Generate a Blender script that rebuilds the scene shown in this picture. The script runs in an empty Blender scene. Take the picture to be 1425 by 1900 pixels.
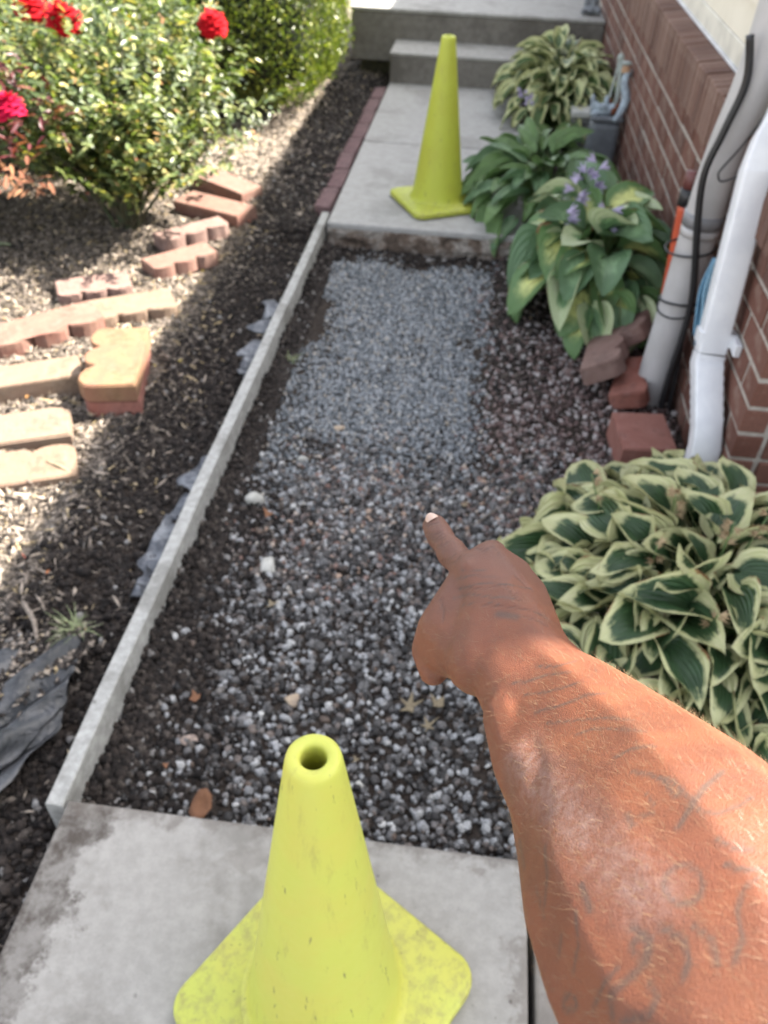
import bpy, bmesh, math, random
import numpy as np
from mathutils import Vector, Matrix, Euler

S = bpy.context.scene
COL = S.collection
R = math.radians

# ------------------------------------------------------------------ camera
cam = bpy.data.cameras.new('camera'); cam_o = bpy.data.objects.new('camera', cam); COL.objects.link(cam_o)
pitch, yaw, roll = 0.724, -0.0955, 0.040
fwd = Vector((math.sin(yaw)*math.cos(pitch), math.cos(yaw)*math.cos(pitch), -math.sin(pitch)))
rt = Vector((math.cos(yaw), -math.sin(yaw), 0)); up = rt.cross(fwd)
r2 = rt*math.cos(roll)+up*math.sin(roll); u2 = up*math.cos(roll)-rt*math.sin(roll)
M = Matrix((r2, u2, -fwd)).transposed().to_4x4(); M.translation = (0, 0, 1.47)
cam_o.matrix_world = M
cam.sensor_fit = 'VERTICAL'; cam.sensor_height = 24; cam.sensor_width = 24
cam.lens = 24*1504/1900
cam.clip_start = .02; cam.clip_end = 400
cam.dof.use_dof = True; cam.dof.focus_distance = .46; cam.dof.aperture_fstop = 7.5
S.camera = cam_o

# ------------------------------------------------------------------ light
SUN_T = Vector((-.90, -.45, -1.0)).normalized()      # the way the light travels
w = bpy.data.worlds.new('World'); S.world = w; w.use_nodes = True
nt = w.node_tree; bg = nt.nodes['Background']
sky = nt.nodes.new('ShaderNodeTexSky'); sky.sky_type = 'NISHITA'; sky.sun_disc = False
el = math.asin(-SUN_T.z); az = math.atan2(-SUN_T.x, -SUN_T.y)
sky.sun_elevation = el; sky.sun_rotation = az
sky.dust_density = 2.5; sky.ozone_density = .6
hsv = nt.nodes.new('ShaderNodeHueSaturation'); hsv.inputs['Saturation'].default_value = .33
nt.links.new(sky.outputs[0], hsv.inputs['Color']); nt.links.new(hsv.outputs[0], bg.inputs[0]); bg.inputs[1].default_value = .085
sl = bpy.data.lights.new('sun', 'SUN'); sl.energy = 4.3; sl.angle = R(.55); sl.color = (1, .93, .82)
so = bpy.data.objects.new('sun', sl); COL.objects.link(so)
so.rotation_euler = SUN_T.to_track_quat('-Z', 'Y').to_euler(); so.location = (4, 2, 6)
S.view_settings.view_transform = 'Standard'; S.view_settings.look = 'None'
S.view_settings.gamma = 1; S.view_settings.use_curve_mapping = False
S.view_settings.exposure = 2.85
S.cycles.use_denoising = True
S.cycles.max_bounces = 8; S.cycles.transparent_max_bounces = 4

# ------------------------------------------------------------------ helpers
rng = np.random.default_rng(7); rnd = random.Random(5)

def tag(o, label=None, cat=None, group=None, kind=None):
    if label: o['label'] = label
    if cat: o['category'] = cat
    if group: o['group'] = group
    if kind: o['kind'] = kind
    return o

def empty(name, loc=(0, 0, 0), rz=0):
    o = bpy.data.objects.new(name, None); COL.objects.link(o)
    o.location = loc; o.rotation_euler = (0, 0, rz); o.empty_display_size = .1
    return o

def link(name, me, parent=None, loc=None, rot=None, scale=None):
    o = bpy.data.objects.new(name, me); COL.objects.link(o)
    if parent is not None: o.parent = parent
    if loc is not None: o.location = loc
    if rot is not None: o.rotation_euler = rot
    if scale is not None: o.scale = scale
    return o

def mesh_np(name, V, Fc, mat=None, smooth=False):
    """V (n,3), Fc (m,k) equal-size faces"""
    me = bpy.data.meshes.new(name)
    V = np.asarray(V, np.float32); Fc = np.asarray(Fc, np.int32)
    m, k = Fc.shape
    me.vertices.add(len(V)); me.vertices.foreach_set('co', V.ravel())
    me.loops.add(m*k); me.loops.foreach_set('vertex_index', Fc.ravel())
    me.polygons.add(m); me.polygons.foreach_set('loop_start', np.arange(0, m*k, k, dtype=np.int32))
    me.polygons.foreach_set('loop_total', np.full(m, k, np.int32))
    if smooth: me.polygons.foreach_set('use_smooth', np.ones(m, bool))
    me.update(calc_edges=True)
    if mat: me.materials.append(mat)
    return me

def bm_mesh(name, bm, mat=None, smooth=False):
    me = bpy.data.meshes.new(name); bm.normal_update(); bm.to_mesh(me); bm.free()
    if smooth: me.polygons.foreach_set('use_smooth', np.ones(len(me.polygons), bool))
    for m_ in (mat if isinstance(mat, (list, tuple)) else [mat] if mat else []): me.materials.append(m_)
    return me

def add_box(bm, x0, x1, y0, y1, z0, z1, bev=0, seg=2):
    r = bmesh.ops.create_cube(bm, size=1)
    for v in r['verts']:
        v.co = Vector(((x0+x1)/2+v.co.x*(x1-x0), (y0+y1)/2+v.co.y*(y1-y0), (z0+z1)/2+v.co.z*(z1-z0)))
    if bev:
        es = list({e for v in r['verts'] for e in v.link_edges})
        bmesh.ops.bevel(bm, geom=es, offset=bev, segments=seg, affect='EDGES', profile=.5)

def box_mesh(name, x0, x1, y0, y1, z0, z1, mat, bev=0, seg=2):
    bm = bmesh.new(); add_box(bm, x0, x1, y0, y1, z0, z1, bev, seg); return bm_mesh(name, bm, mat)

def tube(name, pts, rad, mat, n=16, sub=6, caps=True, flat=1.0):
    """smooth tube through pts; rad number or list"""
    P = [Vector(p) for p in pts]; Rr = rad if isinstance(rad, (list, tuple)) else [rad]*len(P)
    Q = []; RR = []
    for i in range(len(P)-1):
        p0 = P[max(i-1, 0)]; p1 = P[i]; p2 = P[i+1]; p3 = P[min(i+2, len(P)-1)]
        for k in range(sub):
            t = k/sub
            Q.append(.5*((2*p1)+(p2-p0)*t+(2*p0-5*p1+4*p2-p3)*t*t+(3*p1-p0-3*p2+p3)*t**3)); RR.append(Rr[i]*(1-t)+Rr[i+1]*t)
    Q.append(P[-1]); RR.append(Rr[-1])
    V = []; prev = None
    for i, q in enumerate(Q):
        t = (Q[min(i+1, len(Q)-1)]-Q[max(i-1, 0)]).normalized()
        a = prev if prev is not None else (Vector((0, 0, 1)) if abs(t.z) < .9 else Vector((0, 1, 0)))
        s = (a-t*a.dot(t)).normalized(); prev = s; b = t.cross(s)
        for j in range(n):
            an = 2*math.pi*j/n; V.append(q+s*math.cos(an)*RR[i]+b*math.sin(an)*RR[i]*flat)
    F_ = [(i*n+j, i*n+(j+1) % n, (i+1)*n+(j+1) % n, (i+1)*n+j) for i in range(len(Q)-1) for j in range(n)]
    if caps: F_.append(tuple(reversed(range(n)))); F_.append(tuple((len(Q)-1)*n+j for j in range(n)))
    me = bpy.data.meshes.new(name); me.from_pydata(V, [], F_); me.polygons.foreach_set('use_smooth', np.ones(len(F_), bool))
    if mat: me.materials.append(mat)
    return me

def lathe(name, prof, mat, n=48, smooth=True):
    V = []; 
    for r_, z in prof:
        for j in range(n): V.append((r_*math.cos(2*math.pi*j/n), r_*math.sin(2*math.pi*j/n), z))
    F_ = [(i*n+j, i*n+(j+1) % n, (i+1)*n+(j+1) % n, (i+1)*n+j) for i in range(len(prof)-1) for j in range(n)]
    me = bpy.data.meshes.new(name); me.from_pydata(V, [], F_)
    if smooth: me.polygons.foreach_set('use_smooth', np.ones(len(F_), bool))
    me.materials.append(mat); return me

ICO = {}
def ico(sub):
    if sub not in ICO:
        bm = bmesh.new(); bmesh.ops.create_icosphere(bm, subdivisions=sub, radius=1)
        ICO[sub] = (np.array([v.co[:] for v in bm.verts]), np.array([[v.index for v in f.verts] for f in bm.faces])); bm.free()
    return ICO[sub]

def rock_template():
    T, Fc = ico(2); g_ = np.random.default_rng(3); V = T.copy()
    nr = g_.normal(size=(13, 3)); nr /= np.linalg.norm(nr, axis=1)[:, None]
    for nn in nr: V -= np.clip(V@nn-.66, 0, None)[:, None]*nn
    return V*1.15, Fc
def rotmats(n, tilt=None, rg=rng):
    """random rotations; tilt limits lean from vertical"""
    a = rg.uniform(0, 2*np.pi, n)
    if tilt is None:
        q = rg.normal(size=(n, 4)); q /= np.linalg.norm(q, axis=1)[:, None]
        w_, x, y, z = q.T
        return np.stack([np.stack([1-2*(y*y+z*z), 2*(x*y-z*w_), 2*(x*z+y*w_)], -1), np.stack([2*(x*y+z*w_), 1-2*(x*x+z*z), 2*(y*z-x*w_)], -1), np.stack([2*(x*z-y*w_), 2*(y*z+x*w_), 1-2*(x*x+y*y)], -1)], 1)
    b = rg.normal(0, tilt, n); c = rg.normal(0, tilt, n)
    o = np.zeros(n); i1 = np.ones(n)
    Rz = np.stack([np.stack([np.cos(a), -np.sin(a), o], -1), np.stack([np.sin(a), np.cos(a), o], -1), np.stack([o, o, i1], -1)], 1)
    Rx = np.stack([np.stack([i1, o, o], -1), np.stack([o, np.cos(b), -np.sin(b)], -1), np.stack([o, np.sin(b), np.cos(b)], -1)], 1)
    Ry = np.stack([np.stack([np.cos(c), o, np.sin(c)], -1), np.stack([o, i1, o], -1), np.stack([-np.sin(c), o, np.cos(c)], -1)], 1)
    return Rx @ Ry @ Rz

def scatter(name, P, scl, T, Fc, mat, tilt=None, jitter=0, smooth=False, rots=None):
    """copies of template T (k,3) at P with per-copy (3) scales, joined in one mesh"""
    n = len(P); k = len(T)
    B = np.repeat(T[None], n, 0)
    if jitter: B = B*(1+rng.normal(0, jitter, (n, k, 1)))
    B = B*scl[:, None, :]
    Rm = rotmats(n, tilt) if rots is None else rots
    B = np.einsum('nij,nkj->nki', Rm, B)+P[:, None, :]
    Fa = (Fc[None]+(np.arange(n)*k)[:, None, None]).reshape(-1, Fc.shape[1])
    return mesh_np(name, B.reshape(-1, 3), Fa, mat, smooth)

def vnoise(x, y, f, seed=0):
    """cheap smooth value noise"""
    x = np.asarray(x, float)*f; y = np.asarray(y, float)*f
    xi = np.floor(x).astype(int); yi = np.floor(y).astype(int); u = x-xi; v = y-yi
    u = u*u*(3-2*u); v = v*v*(3-2*v)
    def h(a, b):
        s = np.sin(a*127.1+b*311.7+seed*74.7)*43758.5453; return s-np.floor(s)
    return (h(xi, yi)*(1-u)+h(xi+1, yi)*u)*(1-v)+(h(xi, yi+1)*(1-u)+h(xi+1, yi+1)*u)*v

# ------------------------------------------------------------------ materials
class MB:
    def __init__(s, name):
        s.m = bpy.data.materials.new(name); s.m.use_nodes = True; s.nt = s.m.node_tree
        s.b = s.nt.nodes['Principled BSDF']; s.out = s.nt.nodes['Material Output']
    def n(s, t, **k):
        nd = s.nt.nodes.new('ShaderNode'+t)
        for a, v in k.items():
            if a.startswith('i_'):
                key = a[2:]; key = int(key) if key.isdigit() else key.replace('_', ' ')
                s.put(nd.inputs[key], v)
            else: setattr(nd, a, v)
        return nd
    def put(s, sock, v):
        if hasattr(v, 'is_linked') or isinstance(v, bpy.types.NodeSocket): s.nt.links.new(v, sock)
        elif isinstance(v, tuple) and len(v) == 3 and sock.type == 'RGBA': sock.default_value = (*v, 1)
        else: sock.default_value = v
    def noise(s, scale, detail=4, vec=None, rough=.6, out=0, dist=0):
        nd = s.n('TexNoise', i_Scale=scale, i_Detail=detail, i_Roughness=rough, i_Distortion=dist)
        if vec is not None: s.put(nd.inputs['Vector'], vec)
        return nd.outputs[out]
    def co(s, k='Object'): return s.n('TexCoord').outputs[k]
    def ramp(s, fac, stops, interp='LINEAR'):
        nd = s.n('ValToRGB'); cr = nd.color_ramp; cr.interpolation = interp
        while len(cr.elements) > 1: cr.elements.remove(cr.elements[-1])
        for i, (p, c) in enumerate(stops):
            e = cr.elements[0] if i == 0 else cr.elements.new(p)
            e.position = p; e.color = (*c, 1) if len(c) == 3 else c
        s.put(nd.inputs[0], fac); return nd.outputs[0]
    def mix(s, f, a, b, mode='MIX'):
        nd = s.n('Mix', data_type='RGBA', blend_type=mode)
        s.put(nd.inputs[0], f); s.put(nd.inputs[6], a); s.put(nd.inputs[7], b); return nd.outputs[2]
    def math(s, op, a, b=0., c=0., clamp=False):
        nd = s.n('Math', operation=op, use_clamp=clamp); s.put(nd.inputs[0], a); s.put(nd.inputs[1], b); s.put(nd.inputs[2], c); return nd.outputs[0]
    def rampf(s, f, lo, hi):
        if lo > hi: return s.math('SUBTRACT', 1., s.rampf(f, hi, lo))
        nd = s.n('MapRange', interpolation_type='SMOOTHSTEP', clamp=True); s.put(nd.inputs[0], f); nd.inputs[1].default_value = lo; nd.inputs[2].default_value = hi; return nd.outputs[0]
    def bump(s, h, strength=.5, dist=.005, normal=None):
        nd = s.n('Bump', i_Height=h, i_Strength=strength, i_Distance=dist)
        if normal is not None: s.put(nd.inputs['Normal'], normal)
        s.nt.links.new(nd.outputs[0], s.b.inputs['Normal']); return nd.outputs[0]
    def base(s, c, rough=.8, spec=.5):
        s.put(s.b.inputs['Base Color'], c); s.put(s.b.inputs['Roughness'], rough); s.put(s.b.inputs['Specular IOR Level'], spec)
    def translucent(s, c, f):
        tr = s.n('BsdfTranslucent'); s.put(tr.inputs[0], c); mx = s.n('MixShader'); mx.inputs[0].default_value = f
        s.nt.links.new(s.b.outputs[0], mx.inputs[1]); s.nt.links.new(tr.outputs[0], mx.inputs[2]); s.nt.links.new(mx.outputs[0], s.out.inputs[0])

def simple(name, c, rough=.6, c2=None, scale=30, bump=.2, bd=.002, spec=.5, metal=0):
    b = MB(name); co = b.co()
    nz = b.noise(scale, 5, co)
    b.base(b.mix(b.rampf(nz, .35, .65), c, c2 if c2 else tuple(x*.75 for x in c)), rough, spec)
    b.b.inputs['Metallic'].default_value = metal
    if bump: b.bump(b.noise(scale*4, 3, co), bump, bd)
    return b.m

# stones: colour per island
def island_mat(name, stops, rough=.75, tint=None, scale=200, spec=.4):
    b = MB(name); isl = b.n('NewGeometry').outputs['Random Per Island']
    c = b.ramp(isl, stops); nz = b.noise(scale, 3, b.co())
    c = b.mix(b.rampf(nz, .3, .7), b.mix(.55, c, (0, 0, 0)) if tint is None else b.mix(.5, c, tint), c)
    b.base(c, rough, spec); b.bump(nz, .3, .001); return b.m

M_gravel_fine = island_mat('fine_gravel', [(0, (.09, .10, .11)), (.3, (.19, .205, .22)), (.6, (.31, .33, .35)), (.88, (.45, .465, .48)), (.96, (.40, .34, .27)), (1, (.60, .59, .56))])
M_gravel_coarse = island_mat('coarse_gravel', [(0, (.014, .012, .012)), (.26, (.045, .040, .038)), (.46, (.11, .103, .10)), (.64, (.20, .195, .195)), (.74, (.15, .105, .08)), (.79, (.30, .30, .305)), (.93, (.42, .42, .425)), (1, (.60, .59, .57))], .6)
M_gravel_mixed = island_mat('mixed_gravel', [(0, (.035, .028, .025)), (.3, (.11, .085, .075)), (.5, (.17, .16, .16)), (.68, (.27, .15, .115)), (.8, (.30, .29, .29)), (.9, (.44, .30, .22)), (1, (.60, .56, .50))])
M_gravel_red = island_mat('red_gravel', [(0, (.05, .034, .032)), (.25, (.12, .078, .072)), (.5, (.20, .135, .122)), (.7, (.28, .215, .20)), (.84, (.38, .35, .345)), (1, (.55, .50, .48))], .85)
M_mulch = island_mat('mulch', [(0, (.025, .021, .019)), (.2, (.06, .050, .043)), (.4, (.18, .148, .122)), (.65, (.34, .28, .23)), (.88, (.50, .42, .345)), (1, (.55, .42, .22))], .9, scale=120)
M_soilchips = island_mat('soil_crumbs', [(0, (.012, .009, .008)), (.5, (.028, .021, .018)), (.85, (.055, .042, .035)), (.97, (.12, .10, .085)), (1, (.35, .34, .33))], .95, scale=150)

def ground_mat():
    b = MB('soil'); co = b.co(); n1 = b.noise(9, 8, co); n2 = b.noise(70, 5, co)
    c = b.ramp(n2, [(.3, (.010, .008, .007)), (.5, (.035, .027, .022)), (.7, (.075, .060, .05))])
    gx = b.n('SeparateXYZ'); b.put(gx.inputs[0], co)
    bed = b.rampf(b.math('ADD', gx.outputs[0], b.math('MULTIPLY', n1, .25)), -.88, -.96)     # pale litter and bare soil; their split follows the shadow edge and deepens it
    litter = b.ramp(b.noise(120, 6, co, .8), [(.35, (.03, .026, .022)), (.48, (.15, .125, .10)), (.62, (.38, .32, .265))])
    c = b.mix(b.rampf(n1, .4, .65), c, b.mix(.6, c, (.03, .02, .015)))
    b.base(b.mix(bed, c, litter), .95, .25)
    b.bump(b.math('ADD', n1, b.math('MULTIPLY', n2, .6)), 1, .02); return b.m
M_soil = ground_mat()

def concrete(name, light, dark, stain=.5, sc=1.0, edge=None):
    b = MB(name); co = b.co()
    big = b.noise(3.2*sc, 6, co, .62); mid = b.noise(22*sc, 6, co, .7); fine = b.noise(260, 3, co, .6)
    c = b.mix(b.rampf(mid, .35, .68), dark, light)
    c = b.mix(b.math('MULTIPLY', b.rampf(big, .50, .66), stain), c, tuple(x*.45*k for x, k in zip(dark, (1, .95, .88))))
    c = b.mix(b.math('MULTIPLY', b.rampf(fine, .55, .75), .35), c, tuple(x*.5 for x in dark))
    sp = b.n('TexVoronoi', i_Scale=26.0); b.put(sp.inputs['Vector'], co)
    wob = b.math('ADD', sp.outputs[0], b.math('MULTIPLY', b.noise(90, 3, co), .10))
    spots = b.math('MULTIPLY', b.rampf(wob, .16, .11), b.rampf(b.noise(7, 2, co), .5, .6))
    c = b.mix(b.math('MULTIPLY', spots, .7), c, (.07, .06, .055))
    if edge:       # mud caked along the slab's left side: [x where it starts, x where it is full]
        sx = b.n('SeparateXYZ'); b.put(sx.inputs[0], co)
        e = b.math('ADD', sx.outputs[0], b.math('MULTIPLY', b.math('SUBTRACT', b.noise(5, 7, co, .72), .5), .55))
        mot = b.math('MULTIPLY_ADD', b.rampf(b.noise(17, 7, co, .75), .38, .62), .55, .40)
        c = b.mix(b.math('MULTIPLY', b.rampf(e, edge[0], edge[1]), mot), c, (.06, .047, .038))
        e2 = b.math('ADD', sx.outputs[0], b.math('MULTIPLY', b.math('SUBTRACT', b.noise(4, 7, co, .72), .5), .9))
        c = b.mix(b.math('MULTIPLY', b.rampf(e2, .17, .23), .5), c, (.13, .105, .088))
        e3 = b.math('ADD', sx.outputs[1], b.math('MULTIPLY', b.math('SUBTRACT', b.noise(7, 7, co, .72), .5), .30))
        c = b.mix(b.math('MULTIPLY', b.rampf(e3, .70, .735), .6), c, (.12, .10, .085))
        bl = b.noise(5.5, 6, co, .6)
        c = b.mix(b.math('MULTIPLY', b.rampf(bl, .57, .63), .35), c, (.16, .14, .12))
    b.base(c, .88, .35); b.bump(b.math('ADD', mid, b.math('MULTIPLY', fine, .5)), .35, .002); return b.m
M_slab_near = concrete('slab_concrete', (.345, .325, .30), (.285, .268, .246), .5, 1.6, (-.555, -.60))
M_slab_far = concrete('path_concrete', (.37, .36, .345), (.31, .30, .285), .35)
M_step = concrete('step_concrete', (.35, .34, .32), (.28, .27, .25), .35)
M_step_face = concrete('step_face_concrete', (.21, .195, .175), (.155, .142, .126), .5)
M_board = concrete('weathered_board', (.40, .395, .375), (.27, .265, .25), .5, 2)
def rough_face():
    b = MB('broken_concrete'); co = b.co(); n1 = b.noise(9, 7, co, .7); n2 = b.noise(60, 5, co)
    c = b.ramp(n1, [(.36, (.05, .038, .03)), (.46, (.15, .11, .085)), (.54, (.28, .25, .22)), (.66, (.46, .42, .38))])
    b.base(b.mix(b.rampf(n2, .4, .65), b.mix(.4, c, (.06, .045, .035)), c), .95, .3); b.bump(b.math('ADD', n1, b.math('MULTIPLY', n2, .4)), 1, .02); return b.m
M_face = rough_face()

def brick_mat(name, stops, sc=40):
    b = MB(name); oi = b.n('ObjectInfo').outputs['Random']; co = b.co()
    c = b.ramp(oi, stops); n1 = b.noise(sc, 6, b.co('Generated')); n2 = b.noise(180, 4, co)
    c = b.mix(b.rampf(n2, .45, .72), c, b.mix(.5, c, (.04, .025, .02)))
    c = b.mix(b.math('MULTIPLY', b.rampf(b.noise(14, 5, co), .52, .7), .4), c, (.30, .22, .18))
    b.base(c, .85, .35); b.bump(b.math('ADD', n2, b.noise(45, 3, co)), .6, .004); return b.m
M_brick = brick_mat('red_brick', [(0, (.12, .048, .034)), (.35, (.15, .064, .045)), (.7, (.185, .085, .062)), (.9, (.14, .07, .053)), (1, (.095, .045, .036))])
M_brick_sill = brick_mat('sill_brick', [(0, (.14, .075, .055)), (.4, (.18, .10, .075)), (.75, (.215, .13, .10)), (1, (.125, .066, .05))])
M_mortar = simple('mortar', (.44, .40, .35), .95, (.32, .285, .25), 60, .6, .003)
def paver_mat(name, a, b_, c_):
    b = MB(name); oi = b.n('ObjectInfo').outputs['Random']; co = b.co()
    n1 = b.noise(7, 5, co, .6, dist=.6); n2 = b.noise(150, 4, co)
    base = b.mix(b.rampf(n1, .38, .62), a, b_)
    base = b.mix(b.math('MULTIPLY', b.rampf(b.noise(25, 5, co), .5, .75), .55), base, c_)
    base = b.mix(b.math('MULTIPLY', oi, .3), base, c_)
    base = b.mix(b.math('MULTIPLY', b.rampf(b.noise(11, 7, co, .75), .52, .62), .45), base, tuple(x*.45 for x in b_))
    base = b.mix(b.math('MULTIPLY', b.rampf(n2, .5, .75), .45), base, tuple(x*.4 for x in a))
    b.base(base, .92, .3); b.bump(b.math('ADD', n2, b.noise(40, 4, co)), .5, .003); return b.m
M_paver = paver_mat('paver_tan', (.175, .082, .062), (.19, .108, .082), (.21, .15, .13))
M_paver_orange = paver_mat('paver_orange', (.19, .092, .056), (.205, .118, .062), (.20, .13, .098))
M_paver_pale = paver_mat('paver_pale', (.165, .108, .078), (.19, .132, .092), (.19, .155, .125))
M_paver_pink = paver_mat('paver_pink', (.16, .092, .076), (.20, .125, .105), (.24, .18, .16))
M_paver_purple = paver_mat('paver_purple', (.12, .068, .07), (.17, .105, .105), (.20, .14, .14))
M_paver_red = paver_mat('paver_red', (.21, .075, .055), (.26, .11, .085), (.27, .15, .13))

def cone_mat(name, a, b_):
    b = MB(name); co = b.co(); n1 = b.noise(8, 6, co); n2 = b.noise(55, 6, co, .7)
    c = b.mix(b.rampf(n1, .4, .65), a, b_)
    sm = b.n('Mapping'); b.put(sm.inputs[0], co); sm.inputs['Scale'].default_value = (14, 14, 2.2)
    c = b.mix(b.math('MULTIPLY', b.rampf(b.noise(3, 6, sm.outputs[0], .75), .54, .70), .5), c, (.30, .27, .07))
    scr = b.n('Mapping'); b.put(scr.inputs[0], co); scr.inputs['Scale'].default_value = (60, 60, 7); scr.inputs['Rotation'].default_value = (.3, .2, 0)
    c = b.mix(b.math('MULTIPLY', b.rampf(b.noise(1.5, 4, scr.outputs[0], .6), .655, .70), .75), c, (.12, .11, .05))
    gz = b.n('SeparateXYZ'); b.put(gz.inputs[0], co)
    dirt = b.math('MULTIPLY', b.rampf(gz.outputs[2], .06, .012), b.rampf(n2, .42, .66))
    c = b.mix(b.math('MULTIPLY', dirt, .7), c, (.24, .20, .09))
    b.base(c, b.math('ADD', b.math('MULTIPLY', n2, .3), .38), .4); b.bump(b.noise(120, 3, co), .12, .001)
    b.b.inputs['Subsurface Weight'].default_value = .12; b.b.inputs['Subsurface Radius'].default_value = (.01, .012, .004); b.b.inputs['Subsurface Scale'].default_value = 1
    return b.m
M_cone_near = cone_mat('cone_lime', (.45, .475, .085), (.47, .455, .085))
M_cone_far = cone_mat('cone_lime_dull', (.42, .46, .055), (.40, .42, .05))
M_cone_in = simple('cone_inside', (.30, .27, .03), .7)

M_grey_pvc = simple('grey_pvc', (.46, .45, .45), .38, (.41, .40, .395), 9, .05)
M_grey_band = simple('grey_coupling', (.24, .24, .25), .4, None, 12, .05)
M_white_paint = simple('white_aluminium', (.72, .73, .75), .3, (.64, .65, .68), 12, .05)
M_orange_pipe = simple('orange_conduit', (.50, .085, .035), .45, (.42, .07, .03), 12, .05)
M_black = simple('black_rubber', (.018, .018, .02), .45, None, 40, .1)
M_blue = simple('blue_cord', (.10, .24, .36), .6, (.06, .15, .24), 90, .3)
M_blue2 = simple('pale_blue_cord', (.22, .38, .50), .6, (.15, .28, .38), 90, .3)
M_siding = simple('cream_siding', (.66, .61, .50), .5, (.62, .57, .46), 8, .08)
M_trim = simple('cream_trim', (.70, .67, .58), .45, None, 6, .04)
M_flash = simple('white_flashing', (.75, .76, .78), .3, None, 6, .03)
M_roof = simple('shingle', (.08, .075, .07), .9, None, 20, .6)
M_soffit = simple('soffit', (.65, .64, .62), .6)
M_pot = simple('grey_plastic', (.17, .185, .20), .5, (.13, .14, .155), 20, .1)
M_pale_blue = simple('weathered_blue', (.40, .48, .53), .7, (.26, .30, .34), 28, .5, .006)
M_pale_green = simple('weathered_green', (.42, .47, .43), .7, (.30, .33, .31), 24, .4, .004)
M_rust = simple('rust', (.20, .065, .03), .9, (.12, .04, .02), 40, .5)
M_tan = simple('tan_cap', (.50, .30, .17), .8)
M_block = simple('grey_block', (.15, .15, .14), .9, (.09, .09, .085), 25, .5)
M_block_top = simple('pale_block_top', (.50, .50, .46), .9, (.38, .38, .35), 25, .5)
M_mossblock = simple('mossy_block', (.09, .085, .045), .95, (.05, .045, .03), 20, .8, .01)
def film(name, a, b_, rough):
    b = MB(name); co = b.co(); n1 = b.noise(12, 7, co, .7)
    b.base(b.mix(b.rampf(n1, .42, .62), a, b_), rough, .6); b.bump(b.noise(28, 5, co, .6, dist=.5), .8, .01); return b.m
M_sheet = film('black_plastic_film', (.012, .013, .015), (.055, .055, .06), .30)
M_sheet_dust = film('dusty_plastic_film', (.07, .07, .078), (.20, .20, .215), .45)
M_fabric = film('weed_fabric', (.08, .085, .10), (.24, .25, .27), .8)
M_stone_white = simple('pale_stone', (.48, .47, .43), .85, (.36, .35, .32), 30, .6, .004)
M_stone_tan = simple('tan_stone', (.40, .31, .22), .85, (.28, .22, .17), 30, .6, .004)
M_dead = simple('dry_leaf', (.25, .115, .055), .8, (.16, .07, .035), 60, .5)
M_dead_pale = simple('pale_dry_leaf', (.27, .22, .14), .8, (.17, .13, .08), 60, .5)
M_twig = simple('twig', (.20, .17, .14), .9, (.13, .11, .09), 60, .5)
M_grass = simple('grass_blades', (.25, .28, .14), .7, (.16, .20, .09), 20, .1)
M_stem = simple('rose_stem', (.075, .06, .035), .8, (.05, .07, .03), 30, .3)

def hosta_mat(name, centre, margin, lo, hi, invert=False, brown=.25, rough=.38, trans=.18):
    b = MB(name); uv = b.n('UVMap').outputs[0]; co = b.co(); oi = b.n('ObjectInfo').outputs['Random']
    s = b.n('SeparateXYZ'); b.put(s.inputs[0], uv)
    u = b.math('ABSOLUTE', b.math('MULTIPLY_ADD', s.outputs[0], 2., -1.)); v = s.outputs[1]
    off = b.n('Combine XYZ'.replace(' ', '')); b.put(off.inputs[0], b.math('MULTIPLY', oi, 37.)); 
    va = b.n('VectorMath', operation='ADD'); b.put(va.inputs[0], co); b.put(va.inputs[1], off.outputs[0])
    nz = b.noise(26, 4, va.outputs[0], .6); st = b.n('Mapping'); b.put(st.inputs[0], uv); st.inputs['Scale'].default_value = (26, 2, 1)
    nst = b.noise(1.6, 3, st.outputs[0], .6)
    e = b.math('MAXIMUM', u, b.math('MULTIPLY_ADD', v, 1.25, -.27))
    e = b.math('ADD', e, b.math('MULTIPLY', b.math('SUBTRACT', nz, .5), .55)); e = b.math('ADD', e, b.math('MULTIPLY', b.math('SUBTRACT', nst, .5), .5))
    e = b.math('ADD', e, b.math('MULTIPLY', b.math('SUBTRACT', oi, .5), .22))
    f = b.rampf(e, lo, hi)
    g2 = b.mix(b.rampf(nst, .35, .7), centre, tuple(x*1.9 for x in centre))
    g2 = b.mix(b.rampf(nz, .4, .7), g2, centre)
    mg = b.mix(b.rampf(nst, .3, .7), margin, tuple(x*y for x, y in zip(margin, (.72, .84, .62))))
    c = b.mix(f, g2, mg)
    br = b.math('MULTIPLY', b.rampf(b.math('ADD', u, b.math('MULTIPLY', b.noise(14, 4, va.outputs[0]), .7)), 1.36, 1.44), brown*3, clamp=True)
    c = b.mix(br, c, (.24, .13, .06))
    b.base(c, rough, .5)
    wv = b.math('SINE', b.math('MULTIPLY', b.math('ADD', u, b.math('MULTIPLY', v, -.25)), 40.))
    b.bump(b.math('ADD', b.math('MULTIPLY', wv, .5), nz), .45, .004)
    b.translucent(c, trans); return b.m
M_hosta_near = hosta_mat('hosta_cream_edge', (.026, .055, .022), (.60, .56, .34),   .60, .72, brown=.7)
M_hosta_far = hosta_mat('hosta_cream_edge_far', (.06, .10, .032), (.60, .58, .33), .52, .68)
M_hosta_dark = hosta_mat('hosta_dark', (.095, .165, .055), (.14, .22, .09), .7, .95, brown=.1)
M_hosta_mid = hosta_mat('hosta_gold_centre', (.52, .54, .20), (.13, .22, .09), .18, .66, brown=.45)
M_hosta_mid2 = hosta_mat('hosta_blue_green', (.17, .26, .14), (.12, .20, .11), .3, .7, brown=.1)
M_hosta_white = hosta_mat('hosta_white_edge', (.10, .18, .08), (.48, .52, .34), .35, .55, brown=.1)
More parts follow.
